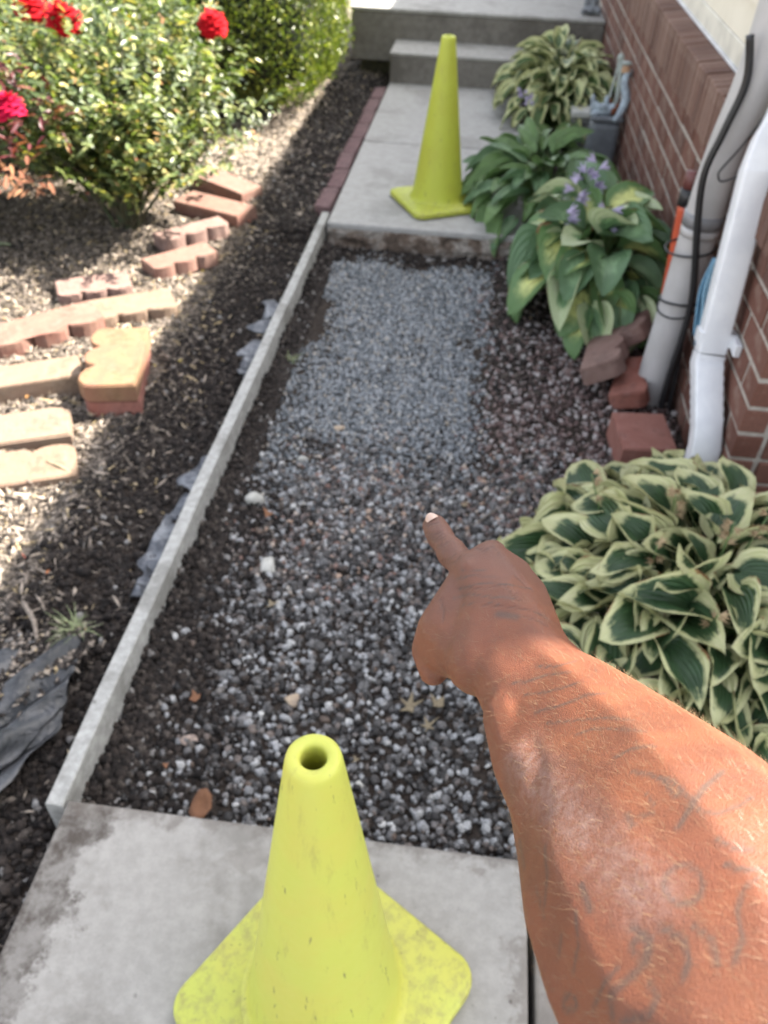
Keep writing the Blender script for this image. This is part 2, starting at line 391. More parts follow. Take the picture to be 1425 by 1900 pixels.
def petal_mat(name, c1, c2, tr=.2, rough=.6):
    b = MB(name); isl = b.n('NewGeometry').outputs['Random Per Island']; c = b.mix(isl, c1, c2); b.base(c, rough+.2, .12); b.translucent(c, tr); return b.m
M_lilac = petal_mat('lilac_petal', (.38, .33, .50), (.55, .50, .64))
M_rose = petal_mat('rose_petal', (.28, .002, .006), (.46, .006, .012), .08)
M_rose_pink = petal_mat('rose_petal_deep', (.32, .003, .03), (.48, .010, .05), .08)
M_pinkwhite = petal_mat('pale_pink_petal', (.60, .48, .58), (.70, .62, .70))
def leaf_mat(name, stops, tr=.3, rough=.42, spec=.5):
    b = MB(name); isl = b.n('NewGeometry').outputs['Random Per Island']; c = b.ramp(isl, stops); b.base(c, rough, spec); b.translucent(b.mix(1., c, (1.3, 1.5, .6), 'MULTIPLY'), tr); return b.m
M_rose_leaf = leaf_mat('rose_leaf', [(0, (.03, .05, .018)), (.4, (.07, .10, .033)), (.72, (.13, .16, .055)), (.9, (.25, .26, .10)), (.97, (.30, .24, .06)), (1, (.24, .10, .05))])
M_rose_leaf_red = leaf_mat('young_red_leaf', [(0, (.07, .012, .018)), (.5, (.11, .024, .03)), (.8, (.17, .06, .04)), (1, (.12, .12, .04))], .35)
M_rose_leaf_pale = leaf_mat('pale_rose_leaf', [(0, (.12, .16, .04)), (.6, (.20, .23, .06)), (1, (.30, .22, .10))], .35)
M_box_leaf = leaf_mat('boxwood_leaf', [(0, (.035, .06, .010)), (.5, (.095, .13, .018)), (.85, (.18, .21, .03)), (1, (.30, .30, .05))], .3, .35)
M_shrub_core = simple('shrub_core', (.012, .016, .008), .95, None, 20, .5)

# ------------------------------------------------------------------ terrain
XL, XR = -.66, .222            # the walk
Y0, Y1 = .73, 3.60             # gap in the walk: near slab's end, far slab's start
def sm(a, b_, x): t = np.clip((x-a)/(b_-a), 0, 1); return t*t*(3-2*t)
def gz(x, y):
    x = np.asarray(x, float); y = np.asarray(y, float)
    z = -.055+.030*(vnoise(x, y, 2.5, 1)-.5)+.018*(vnoise(x, y, 9, 2)-.5)
    tr = sm(-1.02, -.86, x)*(1-sm(.05, .3, x))                       # trench and gravel bed
    z = z*(1-tr)+tr*(-.115+.016*(vnoise(x, y, 7, 3)-.5))
    rightb = sm(.22, .4, x); z = z*(1-rightb)+rightb*(-.085+.02*(vnoise(x, y, 6, 4)-.5))
    far = sm(3.58, 3.66, y); z = z*(1-far)+far*np.where(x < .3, -.065+.02*(vnoise(x, y, 8, 5)-.5), -.07)
    under = sm(.78, .70, y)*sm(-.80, -.68, x); z = z*(1-under)+under*(-.13)
    z = z+.05*sm(-1.15, -2.4, x)
    return z
xs = np.concatenate([[-150, -60, -25, -12, -7, -5], np.arange(-4, 1.3, .045), [1.5, 2.5, 5, 12, 40, 150]])
ys = np.concatenate([[-150, -50, -15, -5, -2, -1, -.5], np.arange(-.2, 8.2, .045), [8.6, 10, 14, 25, 60, 200]])
GX, GY = np.meshgrid(xs, ys); GZ = gz(GX, GY)
nx = len(xs); ny = len(ys); ii = np.arange(nx-1)[None]+np.arange(ny-1)[:, None]*nx
me = mesh_np('ground', np.stack([GX, GY, GZ], -1).reshape(-1, 3), np.stack([ii, ii+1, ii+nx+1, ii+nx], -1).reshape(-1, 4), M_soil, True)
tag(link('ground', me), kind='structure')

# ------------------------------------------------------------------ walk, steps
def slab(name, x0, x1, y0, y1, z0, z1, mt, bev=.006, kind='structure', parent=None, sub=True):
    bm = bmesh.new(); add_box(bm, x0, x1, y0, y1, z0, z1, bev, 2)
    return tag(link(name, bm_mesh(name, bm, mt), parent), kind=kind if parent is None else None)
slab('path', XL, XR, -2.5, Y0, -.11, 0, M_slab_near, .007)
slab('path_border', XR+.012, .46, -2.5, .66, -.11, -.004, M_slab_near, .006)
fp = empty('far_path', (0, 0, 0)); tag(fp, kind='structure')
slab('panel', XL, XR+.02, Y1, 4.785, -.06, 0, M_slab_far, .008, parent=fp)
slab('panel', XL, XR+.02, 4.795, 6.06, -.06, 0, M_slab_far, .006, parent=fp)
# broken front face of the far slab: lumpy concrete and dirt under the troweled top
bm = bmesh.new(); n1, n2 = 90, 14
g = [[bm.verts.new((XL+.005+(XR+.01-XL)*i/n1, Y1-.002-.018*float(vnoise(i*.12, j*.3, 1.3, 9))*(math.sin(math.pi*j/n2)**.5 if 0 < j < n2 else 0)-.012*float(vnoise(i*.5, j*.8, 1, 3)) - .02*(1-j/n2)*float(vnoise(i*.08, 1, 1, 12)), -.135+.112*j/n2)) for j in range(n2+1)] for i in range(n1+1)]
for i in range(n1):
    for j in range(n2): bm.faces.new((g[i][j], g[i+1][j], g[i+1][j+1], g[i][j+1]))
link('broken_edge', bm_mesh('broken_edge', bm, M_face, True), fp)

st = empty('concrete_steps', (0, 6.4, 0)); tag(st, 'grey concrete landing and lower step at the far end of the walk', 'steps')
def part_box(parent, name, x0, x1, y0, y1, z0, z1, mt, bev=.004, label=None):
    o = link(name, box_mesh(name, x0, x1, y0, y1, z0, z1, mt, bev), parent)
    o.location = -parent.location if parent is not None else (0, 0, 0)
    return tag(o, label)
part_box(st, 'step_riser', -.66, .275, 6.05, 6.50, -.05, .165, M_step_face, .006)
part_box(st, 'step_tread', -.665, .28, 6.045, 6.52, .1652, .185, M_step, .006)
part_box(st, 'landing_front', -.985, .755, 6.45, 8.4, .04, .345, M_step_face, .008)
part_box(st, 'landing_top', -.99, .757, 6.443, 8.4, .3452, .37, M_step, .008)
part_box(st, 'foundation_block', -.93, -.66, 6.56, 8.2, -.08, .038, M_mossblock, .01, 'mossy olive block under the landing')
part_box(st, 'foundation_block', -.3, .74, 6.56, 8.2, -.08, .038, M_mossblock, .01)

# ------------------------------------------------------------------ house
XW, YC = .76, 1.86
YE = .995         # the roof's near end, set so the shadow edge falls across the wrist
hs = empty('brick_house', (XW, YC, 0)); tag(hs, 'house with red brick base, sloped brick sill and cream siding right of the walk', 'house')
def hp(name, me, parent=hs):
    o = link(name, me, parent)
    if parent is hs: o.location = (-XW, -YC, 0)
    return o
wall = hp('brick_wall', box_mesh('brick_wall', XW+.0035, 1.84, YC+.006, 9, -.2, .70, M_mortar))
cH, bL, mt_ = .0815, .225, .0130
bmesh_full = None
def brick_mesh(L, D, H, seed, mat, bev=.003):
    bm = bmesh.new(); add_box(bm, 0, D, 0, L, 0, H, bev, 1); r_ = random.Random(seed)
    for v in bm.verts: v.co += Vector((r_.uniform(-.0012, .0012), r_.uniform(-.0015, .0015), r_.uniform(-.0012, .0012)))
    return bm_mesh('brick', bm, mat)
full = [brick_mesh(bL-mt_, .07, cH-mt_, k, M_brick) for k in range(4)]
half = brick_mesh(bL/2-mt_, .07, cH-mt_, 8, M_brick)
endm = [brick_mesh(bL-mt_, .07, cH-mt_, 20+k, M_brick) for k in range(3)]
zt = .625
cnt = 0
for c in range(9):
    z = zt-(c+1)*cH+mt_
    y = YC if c % 2 == 0 else YC
    if c % 2 == 1:
        o = link('brick', half, wall, (XW, y, z)); y += bL/2; cnt += 1
    while y < 6.9:
        o = link('brick', full[rnd.randrange(4)], wall, (XW-rnd.uniform(-.001, .003), y+rnd.uniform(-.002, .002), z+rnd.uniform(-.002, .002))); y += bL; cnt += 1
# end face towards the camera (bricks run along x)
for c in range(9):
    z = zt-(c+1)*cH+mt_; x = XW+.070+mt_
    if c % 2 == 0:
        o = link('brick', half, wall, (x, YC+.07, z)); o.rotation_euler = (0, 0, -math.pi/2); x += bL/2
    for k in range(3):
        o = link('brick', endm[k], wall, (x, YC, z)); o.rotation_euler = (0, 0, -math.pi/2); o.location = (x, YC+.07, z); x += bL
# sloped rowlock sill
sill = hp('brick_sill', box_mesh('brick_sill', XW+.004, .9, YC+.004, 9,   .64, .795, M_mortar))
def sill_mesh(seed, wdt=.046):
    r_ = random.Random(seed); bm = bmesh.new(); x0, x1 = -.032, .10; D = .0
    P = [(x0, .637), (x1+.0, .637), (x1+.06, .862), (x1-.0, .862), (x0, .765)]
    P = [(x0, .637), (.135, .637), (.135, .822), (.085, .818), (x0, .803)]
    a = [bm.verts.new((p[0]+r_.uniform(-.002, .002), 0, p[1]+r_.uniform(-.0015, .0015))) for p in P]
    b_ = [bm.verts.new((v.co.x, wdt, v.co.z)) for v in a]
    bm.faces.new(a); bm.faces.new(list(reversed(b_)))
    for i in range(5): bm.faces.new((a[(i+1) % 5], a[i], b_[i], b_[(i+1) % 5]))
    bmesh.ops.bevel(bm, geom=bm.edges[:], offset=.003, segments=1, affect='EDGES')
    return bm_mesh('sill_brick', bm, M_brick_sill)
sm_ = [sill_mesh(k) for k in range(5)]
y = YC-.01
while y < 7.2:
    link('sill_brick', sm_[rnd.randrange(5)], sill, (XW+rnd.uniform(-.002, .002), y, rnd.uniform(-.002, .002))); y += .0555
hp('sill_core', box_mesh('sill_core', XW+.0, XW+.12, YC+.004, 7.3,   .645, .797, M_mortar))
# siding above
hp('flashing', box_mesh('flashing', .812, .87, YC-.02, 9, .815, .8235, M_flash, .001))
hp('starter_trim', box_mesh('starter_trim', .820, .88, YC-.01, 9, .824, .893, M_trim, .003))
z = .895
for k in range(7):
    bm = bmesh.new()
    pr = [(.824, z), (.838, z+.105), (.838, z+.107), (.89, z+.107), (.89, z)]
    a = [bm.verts.new((p[0], YC, p[1])) for p in pr]; b_ = [bm.verts.new((p[0], 9, p[1])) for p in pr]
    bm.faces.new(a); bm.faces.new(list(reversed(b_)))
    for i in range(5): bm.faces.new((a[(i+1) % 5], a[i], b_[i], b_[(i+1) % 5]))
    hp('siding_board', bm_mesh('siding_board', bm, M_siding)); z += .108
hp('bay_wall', box_mesh('bay_wall', .852, 1.85, YC+.01, 9, .75, 1.68, M_siding))
hp('bay_roof', box_mesh('bay_roof', .80, 1.85, YC-.08, 9.1, 1.681, 1.74, M_roof, .004))
hp('main_wall', box_mesh('main_wall', 1.86, 6, YE+.25, 9, -.2, 2.55, M_siding))
EX = -1.07+.90*(2.54+.08)  # eave of the unseen roof, placed so its shadow ends along the bed
bm = bmesh.new()
pr = [(EX, 2.60), (EX, 2.54), (1.87, 2.551), (6.0, 2.551), (6.0, 4.2)]
a = [bm.verts.new((p[0], YE, p[1])) for p in pr]; b_ = [bm.verts.new((p[0], 9.3, p[1])) for p in pr]
bm.faces.new(a); bm.faces.new(list(reversed(b_)))
for i in range(5): bm.faces.new((a[(i+1) % 5], a[i], b_[i], b_[(i+1) % 5]))
hp('unseen_roof', bm_mesh('unseen_roof', bm, M_roof))

# ------------------------------------------------------------------ pipes and cables on the wall
px_, py_ = .685, 2.50
gp_ = empty('grey_conduit', (px_, py_, -.1)); tag(gp_, 'thick grey plastic conduit rising up the brick wall with a darker grey coupling', 'pipe')
def rel(pts, o): return [Vector(p)-Vector(o.location) for p in pts]
link('pipe', tube('pipe', rel([(px_-.01, py_, -.14), (px_-.004, py_, .2), (px_, py_, .50), (px_+.002, py_-.005, .66), (px_+.010, py_-.01, .78), (px_+.022, py_-.02, .90), (px_+.030, py_-.02, 1.05), (px_+.030, py_-.02, 1.5)], gp_), .056, M_grey_pvc, 28), gp_)
link('coupling', tube('coupling', rel([(px_, py_, .530), (px_, py_, .570)], gp_), .0595, M_grey_band, 28, 2), gp_)
link('pipe_collar', tube('pipe_collar', rel([(px_, py_, .500), (px_, py_, .528)], gp_), .0578, M_grey_pvc, 28, 2), gp_)
def ring(name, c, r_, t, mt, parent, tilt=(0, 0)):
    P = [Vector((c[0]+r_*math.cos(a), c[1]+r_*math.sin(a), c[2]+tilt[0]*math.cos(a)+tilt[1]*math.sin(a))) for a in np.linspace(0, 2*math.pi, 25)]
    return link(name, tube(name, rel(P, parent), t, mt, 8, 2, caps=False), parent)
ring('cable_tie', (px_-.003, py_, .285), .060, .004, M_black, gp_, (.0, -.01))
ring('cable_tie', (px_-.003, py_, .262), .060, .003, M_black, gp_, (.01, .012))
ring('cable_tie', (px_-.012, py_+.01, .455), .072, .0035, M_black, gp_, (.01, .0))
dp = [(.715, 2.26, .86), (.705, 2.22, .80), (.703, 2.20, .75), (.700, 2.16, .55), (.700, 2.12, .36), (.697, 2.10, .30), (.695, 2.06, .24), (.690, 2.00, .14), (.690, 1.92, .02), (.690, 1.90, -.06)]
ds = empty('white_downspout', (.70, 2.12, -.08)); tag(ds, 'white rectangular aluminium downspout with elbows beside the grey conduit', 'downspout')
def rect_tube(name, pts, a, b_, mt, ribs=None):
    P = [Vector(p) for p in pts]; V = []; prof = []
    for (sx, sy) in ((-1, -1), (1, -1), (1, 1), (-1, 1)):
        for q in range(4):
            an = math.atan2(sy, sx)-math.pi/4+q*math.pi/6
            prof.append((sx*(a-.008)+.008*math.cos(an), sy*(b_-.008)+.008*math.sin(an)))
    prof2 = []
    n = len(prof)
    for i, p in enumerate(P):
        t = (P[min(i+1, len(P)-1)]-P[max(i-1, 0)]).normalized()
        s = Vector((1, 0, 0)); s = (s-t*s.dot(t)).normalized(); q = t.cross(s)
        k = 1-(ribs(i) if ribs else 0)
        for (u, v) in prof: V.append(p+s*u*k+q*v*k)
    F_ = [(i*n+j, i*n+(j+1) % n, (i+1)*n+(j+1) % n, (i+1)*n+j) for i in range(len(P)-1) for j in range(n)]
    F_ += [tuple(range(n)), tuple((len(P)-1)*n+j for j in range(n))]
    me = bpy.data.meshes.new(name); me.from_pydata(V, [], F_); me.materials.append(mt)
    bm = bmesh.new(); bm.from_mesh(me); bmesh.ops.recalc_face_normals(bm, faces=bm.faces); bm.to_mesh(me); bm.free()
    for p in me.polygons: p.use_smooth = len(p.vertices) == 4
    me.set_sharp_from_angle(angle=R(40)); return me
def lin(a, b_, n): return [Vector(a).lerp(Vector(b_), t) for t in np.linspace(0, 1, n)]
up_p = lin((.845, 2.46, 1.5), (.83, 2.42, 1.10), 3)+lin((.80, 2.38, 1.00), (.715, 2.245, .84), 6)+lin((.704, 2.225, .80), (.702, 2.215, .77), 3)
link('elbow', rect_tube('elbow', rel(up_p, ds), .037, .028, M_white_paint, lambda i: .04*(i % 2) if 3 <= i <= 9 else 0), ds)
link('pipe_section', rect_tube('pipe_section', rel(lin((.703, 2.218, .785), (.698, 2.10, .33), 5), ds), .0385, .0295, M_white_paint), ds)
low = lin((.698, 2.098, .325), (.696, 2.09, .30), 2)+lin((.697, 2.07, .285), (.712, 1.97, .17), 12)+lin((.715, 1.935, .12), (.715, 1.91, -.07), 4)
link('elbow', rect_tube('elbow', rel(low, ds), .040, .031, M_white_paint, lambda i: .05*(i % 2) if 2 <= i <= 13 else 0), ds)
link('strap', rect_tube('strap', rel(lin((.705, 2.118, .385), (.705, 2.112, .350), 2), ds), .050, .0335, M_white_paint), ds)
link('strap_tab', box_mesh('strap_tab', .742-.70, .759-.70, 2.04-2.12, 2.10-2.12, .35+.08, .385+.08, M_white_paint, .002), ds)
oc = empty('orange_conduit', (.70, 2.66, -.08)); tag(oc, 'orange-red plastic conduit with a black collar beside the grey conduit', 'pipe')
link('pipe', tube('pipe', rel([(.695, 2.60, -.14), (.680, 2.60, .12), (.666, 2.60, .32), (.648, 2.60, .56)], oc), .024, M_orange_pipe, 20), oc)
link('collar', tube('collar', rel([(.649, 2.60, .55), (.6475, 2.60, .60)], oc), .0275, M_black, 20, 2), oc)
link('cap', tube('cap', rel([(.6475, 2.60, .60), (.650, 2.605, .65)], oc), .025, simple('maroon_cap', (.13, .04, .035), .5), 20, 2), oc)
tag(link('black_cable', tube('black_cable', [(.708, 2.42, -.12), (.702, 2.42, .05), (.705, 2.42, .20), (.700, 2.42, .32), (.680, 2.42, .43), (.652, 2.42, .555), (.630, 2.42, .70), (.650, 2.42, .82), (.669, 2.42, .94), (.645, 2.42, 1.045)], .0105, M_black, 12)), 'thick black cable running up the front of the grey conduit', 'cable')
tag(link('black_cable', tube('black_cable', [(.735, 2.42, -.12), (.722, 2.43, .08), (.71, 2.44, .2), (.715, 2.47, .29), (.72, 2.5, .36)], .008, M_black, 12)), 'short black cable behind the foot of the grey conduit', 'cable')
tag(link('thin_wire', tube('thin_wire', [(.735, 2.75, .70), (.722, 2.76, .745), (.728, 2.76, .82), (.79, 2.72, .90), (.84, 2.70, .95)], .0035, M_black, 8)), 'thin black wire curving from the siding to the brick sill', 'wire')
tag(link('thin_wire', tube('thin_wire', [(.78, 2.36, .98), (.735, 2.36, .90), (.695, 2.37, .80), (.665, 2.385, .735), (.658, 2.385, .715), (.67, 2.375, .70), (.70, 2.34, .73)], .0032, M_black, 8)), 'thin black wire loop in front of the grey conduit above the coupling', 'wire')
bc = empty('blue_cord_bundle', (.725, 2.3, .3)); tag(bc, 'bundle of blue cord hanging between the grey conduit and the white downspout', 'cord')
for k in range(11):
    j = rnd.uniform(-.010, .010); q = rnd.uniform(-.010, .010); zb = rnd.uniform(.25, .32)
    link('cord', tube('cord', rel([(.700+j*.3, 2.32+q*.3, .505), (.694+j, 2.31+q, .42), (.702+j*1.4, 2.29+q*1.4, .35), (.708+j, 2.28+q, zb)], bc), .0042, M_blue if k % 2 else M_blue2, 8, 5), bc)

# ------------------------------------------------------------------ traffic cones
def cone(name, loc, rz, mat, label, mat_dirty=None):
    c = empty(name, loc, rz); tag(c, label, 'traffic cone', 'lime traffic cones on the walk')
    # square base with rounded corners, feet and chamfered rim
    hw = .183; r_ = .045; bm = bmesh.new()
    def outline(k, z):
        P = []
        for (sx, sy, a0) in ((1, 1, 0), (-1, 1, 90), (-1, -1, 180), (1, -1, 270)):
            for q in range(9):
                an = R(a0+q*90/8); P.append(((sx*(hw-r_)+(r_-k)*math.cos(an)), (sy*(hw-r_)+(r_-k)*math.sin(an)), z))
        return P
    rings = [outline(.004, .004), outline(0, .009), outline(0, .022), outline(.002, .026), outline(.006, .0285)]
    inner = [(.132*math.cos(2*math.pi*(j+.0)/36), .132*math.sin(2*math.pi*(j+.0)/36), .032) for j in range(36)]
    inner2 = [(.12*math.cos(2*math.pi*j/36), .12*math.sin(2*math.pi*j/36), .034) for j in range(36)]
    rings += [inner, inner2]
    vs = [[bm.verts.new(p) for p in rg_] for rg_ in rings]
    for a, b_ in zip(vs[:-1], vs[1:]):
        for j in range(36): bm.faces.new((a[j], a[(j+1) % 36], b_[(j+1) % 36], b_[j]))
    bm.faces.new(list(reversed(vs[0])))
    me = bm_mesh('base', bm, mat); 
    for p in me.polygons: p.use_smooth = True
    me.set_sharp_from_angle(angle=R(50)); link('base', me, c)
    H = .711
    prof = [(.134, .0325), (.128, .036), (.1225, .043), (.119, .055)]
    n = 14
    for k in range(1, n+1):
        t = k/n; prof.append((.119+(.0315-.119)*t, .055+(H-.012-.055)*t))
    prof += [(.0300, H-.005), (.0275, H-.0012), (.0240, H), (.0185, H-.0004), (.0152, H-.0022), (.0142, H-.007), (.0145, H-.022), (.021, H-.06), (.028, H-.14), (.05, H-.35), (.08, H-.55)]
    link('cone_body', lathe('cone_body', prof, mat, 64), c)
    return c
cone('traffic_cone', (-.108, .458, 0.001), .234+math.pi/4, M_cone_near, 'big lime yellow traffic cone closest to the camera on the pale stained slab')
c2 = cone('traffic_cone', (-.181, 3.928, 0.001), -.281+math.pi/4, M_cone_far, 'duller lime traffic cone standing on the far slab before the steps')

# ------------------------------------------------------------------ long board
bm = bmesh.new(); nb = 60
L0, L1 = Vector((-.684, .715, 0)), Vector((-.686, 3.72, 0))
sec = [(-.0175, -.10), (.0175, -.10), (.0175, -.003), (.0155, 0), (-.0155, 0), (-.0175, -.003)]
vs = []
for i in range(nb+1):
    t = i/nb; p = L0.lerp(L1, t); j = .004*(vnoise(t*9, 0, 1, 2)-.5)
    vs.append([bm.verts.new((p.x+s[0]+float(j), p.y, s[1]+float(.004*(vnoise(t*14, 3, 1, 1)-.5)))) for s in sec])
for a, b_ in zip(vs[:-1], vs[1:]):
    for j in range(6): bm.faces.new((a[j], a[(j+1) % 6], b_[(j+1) % 6], b_[j]))
bm.faces.new(vs[0]); bm.faces.new(list(reversed(vs[-1])))
bmesh.ops.recalc_face_normals(bm, faces=bm.faces)
tag(link('edging_board', bm_mesh('edging_board', bm, M_board)), 'long narrow pale grey form board along the left side of the gravel', 'board')

# ------------------------------------------------------------------ scalloped pavers
def paver_mesh(L, W, T, mat, n=3, seed=0, depth=.022):
    """L along y, lobes on the -x side, top at z = T"""
    r_ = random.Random(seed); P = [(W/2, -L/2), (W/2, L/2)]
    if n:
        for k in range(n):
            c = L/2-(k+.5)*L/n
            for q in range(9):
                a = math.pi*q/8; P.append((-W/2+depth-depth*math.sin(a)**.85 if 0 < q < 8 else -W/2+depth, c+L/n/2*math.cos(a)*.97))
    else: P += [(-W/2, L/2), (-W/2, -L/2)]
    P = [(x+r_.uniform(-.0022, .0022), y+r_.uniform(-.002, .002)) for x, y in P]
    bm = bmesh.new(); lo = [bm.verts.new((x, y, 0)) for x, y in P]; hi = [bm.verts.new((x, y, T)) for x, y in P]
    m = len(P); bm.faces.new(list(reversed(lo))); top = bm.faces.new(hi)
    for i in range(m): bm.faces.new((lo[i], lo[(i+1) % m], hi[(i+1) % m], hi[i]))
    bmesh.ops.bevel(bm, geom=[e for e in bm.edges if abs(e.verts[0].co.z-e.verts[1].co.z) < 1e-6], offset=.004, segments=2, affect='EDGES')
    for v in bm.verts: v.co += Vector([r_.uniform(-.0012, .0012) for _ in range(3)])
    bmesh.ops.recalc_face_normals(bm, faces=bm.faces)
    return bm_mesh('edging_paver', bm, mat)
PG = 'loose edging pavers lying in the left bed'
def paver(x, y, z, rz, label, mat, L=.31, W=.145, T=.062, n=3, rx=0, ry=0, group=PG, seed=0, depth=.024):
    o = link('edging_paver', paver_mesh(L, W, T, mat, n, seed, depth), None, (x, y, z), (rx, ry, rz)); return tag(o, label, 'paver', group)
g0 = -.068
paver(-1.125, 2.215, g0+.072, R(13), 'orange scalloped paver on top of the stack, its lobes facing left', M_paver_orange, .37, .185, .062, 3, seed=1, depth=.048)
paver(-1.128, 2.222, g0+.002, R(14), 'reddish scalloped paver underneath the orange one on the stack', M_paver_red, .365, .18, .064, 3, seed=2, depth=.048)
paver(-1.49, 2.47, g0+.005, R(133), 'long scalloped paver at the left edge of the photo, lobes facing the camera', M_paver, .40, .17, .075, 3, seed=3, depth=.035)
paver(-1.26, 2.70, g0+.0, R(122), 'sun bleached scalloped paver half hidden behind the orange stack', M_paver_pale, .33, .17, .06, 3, seed=4)
paver(-1.44, 2.80, g0+.02, R(118), 'grey pink paver in the bush shadow at the back of the pile', M_paver_pink, .28, .15, .06, 3, seed=5)
paver(-1.43, 2.135, g0+.0, R(-63), 'plain backed tan paver lying left of the orange stack', M_paver_pale, .40, .135, .08, 0, seed=6)
paver(-1.34, 1.875, g0+.002, R(-66), 'pale double lobed paver, upper one of the two nearest the camera', M_paver_pale, .36, .16, .055, 3, seed=7, depth=.03).rotation_euler = (0, 0, R(-66))
paver(-1.25, 1.70, g0+.002, R(-66), 'pale double lobed paver, lower one of the two nearest the camera', M_paver_pale, .36, .165, .05, 3, seed=8, depth=.03)
paver(-1.245, 4.01, g0+.01, R(62), 'smooth tan paver furthest back under the rose bush', M_paver, .34, .15, .065, 0, seed=9, rx=R(4))
paver(-1.21, 3.69, g0+.01, R(70), 'smooth tan paver second from the back under the rose bush', M_paver, .36, .155, .07, 0, seed=10)
paver(-1.225, 3.39, g0+.01, R(137), 'brown scalloped paver third from the back beside the rose stems', M_paver_pink, .33, .11, .07, 3, seed=11)
paver(-1.20, 3.13, g0+.01, R(137), 'tan scalloped paver just below the brown one near the rose stems', M_paver, .30, .13, .06, 3, seed=12)
paver(-2.02, 2.62, g0+.01, R(20), 'tan paver lying at the outer left of the pile', M_paver, .30, .14, .06, 3, seed=13)
# upright row beside the far slab
y = 3.90; k = 0
names = ['nearest the board', 'second from the board', 'third from the board', 'fourth from the board', 'fourth from the steps', 'third from the steps', 'second from the steps', 'closest to the steps']
while y < 6.0:
    paver(-.712+rnd.uniform(-.006, .006), y+.03, -.065+rnd.uniform(-.004, .006), rnd.uniform(-.03, .03), 'dull purple scalloped edging paver beside the far slab, '+names[min(k, 7)], M_paver_purple, .262, .080, .055, 4, ry=R(-3), group='purple edging pavers along the far slab', seed=30+k, depth=.02).location.x += .0
    y += .272; k += 1
# right-hand pile against the conduit
RG = 'pavers piled by the conduit'
paver(.535, 2.60, -.015, R(-25), 'pinkish scalloped paver leaning at the front left of the pile by the conduit', M_paver_pink, .33, .14, .065, 3, group=RG, seed=21, depth=.034).rotation_euler = (R(6), R(30), R(172))
o = paver(.655, 2.80, .015, R(168), 'grey brown scalloped paver leaning behind the front one by the conduit', M_paver_pink, .30, .13, .06, 3, rx=R(5), ry=R(38), group=RG, seed=22, depth=.032)
o = paver(.625, 2.50, -.06, R(165), 'reddish paver tucked between the leaning pavers and the conduit', M_paver_red, .27, .12, .06, 3, ry=R(20), group=RG, seed=23)
o = paver(.60, 2.15, -.09, R(5), 'square red paver block at the foot of the grey conduit', M_paver_red, .20, .165, .10, 0, group=RG, seed=24)

# ------------------------------------------------------------------ gravel, soil, mulch
def area(n, x0, x1, y0, y1): return rng.uniform(x0, x1, n), rng.uniform(y0, y1, n)
def stones(name, n, box, mat, size, label, keep=None, sub=1, smooth=False, lift=.3, flat=.7):
    x, y = area(n, *box)
    k = np.ones(n, bool) if keep is None else (rng.random(n) < keep(x, y))
    x, y = x[k], y[k]; m = len(x)
    s = rng.uniform(*size, m)*rng.choice([.6, 1, 1, 1.35], m)
    scl = np.stack([s, s*rng.uniform(.65, 1, m), s*rng.uniform(.45, flat, m)], -1)
    P = np.stack([x, y, gz(x, y)+s*lift*rng.uniform(-.2, 2.2, m)], -1)
    T, Fc = ico(1) if sub == 1 else rock_template()
    me = scatter(name, P, scl, T, Fc, mat, None, .13 if sub == 1 else .035, False)
    return tag(link(name, me), label, name.replace('_', ' '), kind='stuff')
def lim(x, y): return np.ones_like(x)
def fine_k(x, y):
    e = .20*(vnoise(x, y, 5, 21)-.5)+.10*(vnoise(x, y, 15, 29)-.5); d = sm(1.60, 2.25, y+1.5*e)*(1-sm(3.45, 3.56, y+e))*sm(-.66, -.46, x+e*.9+.04*(3-y)*0)*(1-sm(.02, .16, x+e-.05*(y-2.6)))
    return d
def coarse_k(x, y):
    e = .16*(vnoise(x, y, 5, 22)-.5)
    left = sm(-.62, -.30, x+e*1.8)*.86+.14
    patch = .66+.34*sm(.30, .55, vnoise(x, y, 4, 23))
    return left*patch*(1-sm(1.85, 2.25, y+e))*(1-sm(.28, .45, x+e))
def mixed_k(x, y):
    e = .25*(vnoise(x, y, 5, 24)-.5)
    return sm(1.35, 1.65, y+e)*(1-sm(1.85, 2.2, y+e))*sm(-.6, -.35, x+e)*(1-sm(.3, .5, x))
def red_k(x, y):
    e = .16*(vnoise(x, y, 5, 25)-.5)
    return sm(.02, .22, x+e-.12*sm(2.2, 1.4, y))*(.55+.45*sm(.3, .6, vnoise(x, y, 5, 31)))
stones('fine_gravel', 36000, (-.64, .22, 1.7, 3.6), M_gravel_fine, (.0042, .0078), 'fine blue grey gravel filling the far half of the open bed', fine_k)
stones('coarse_gravel', 24000, (-.64, .45, Y0+.005, 2.5), M_gravel_coarse, (.0065, .0115), 'dark wet looking coarse gravel with white stones in front of the near slab', coarse_k, 2, True)
stones('mixed_gravel', 9000, (-.62, .5, 1.4, 2.5), M_gravel_mixed, (.006, .010), 'tan, pink and grey pebbles between the coarse and the fine gravel', mixed_k, 2, True)
stones('red_gravel', 14500, (.0, .75, 1.0, 4.2), M_gravel_red, (.006, .0115), 'red brown lava gravel between the open bed and the brick wall', red_k)
stones('soil_crumbs', 42000, (-1.22, -.30, .3, 3.75), M_soilchips, (.005, .012), 'dark crumbly trench soil on both sides of the board, spread left to deepen the shade', lambda x, y: ((x < -.70) | (y > Y0)) * (1-sm(-.55, -.32, x+.25*sm(1.7, 2.0, y))) * sm(-1.04, -.96, x+.05*(vnoise(x, y, 4, 61)-.5)))  # trench soil, carried out to the shadow edge to darken the shaded bed
stones('soil_crumbs', 3500, (-.64, .3, 3.30, 3.585), M_soilchips, (.005, .012), 'brown soil crumbs fallen under the broken front edge of the far slab', lambda x, y: sm(3.38, 3.5, y+.1*(vnoise(x, y, 9, 3)-.5))*(1-.6*sm(-.3, .1, x)))
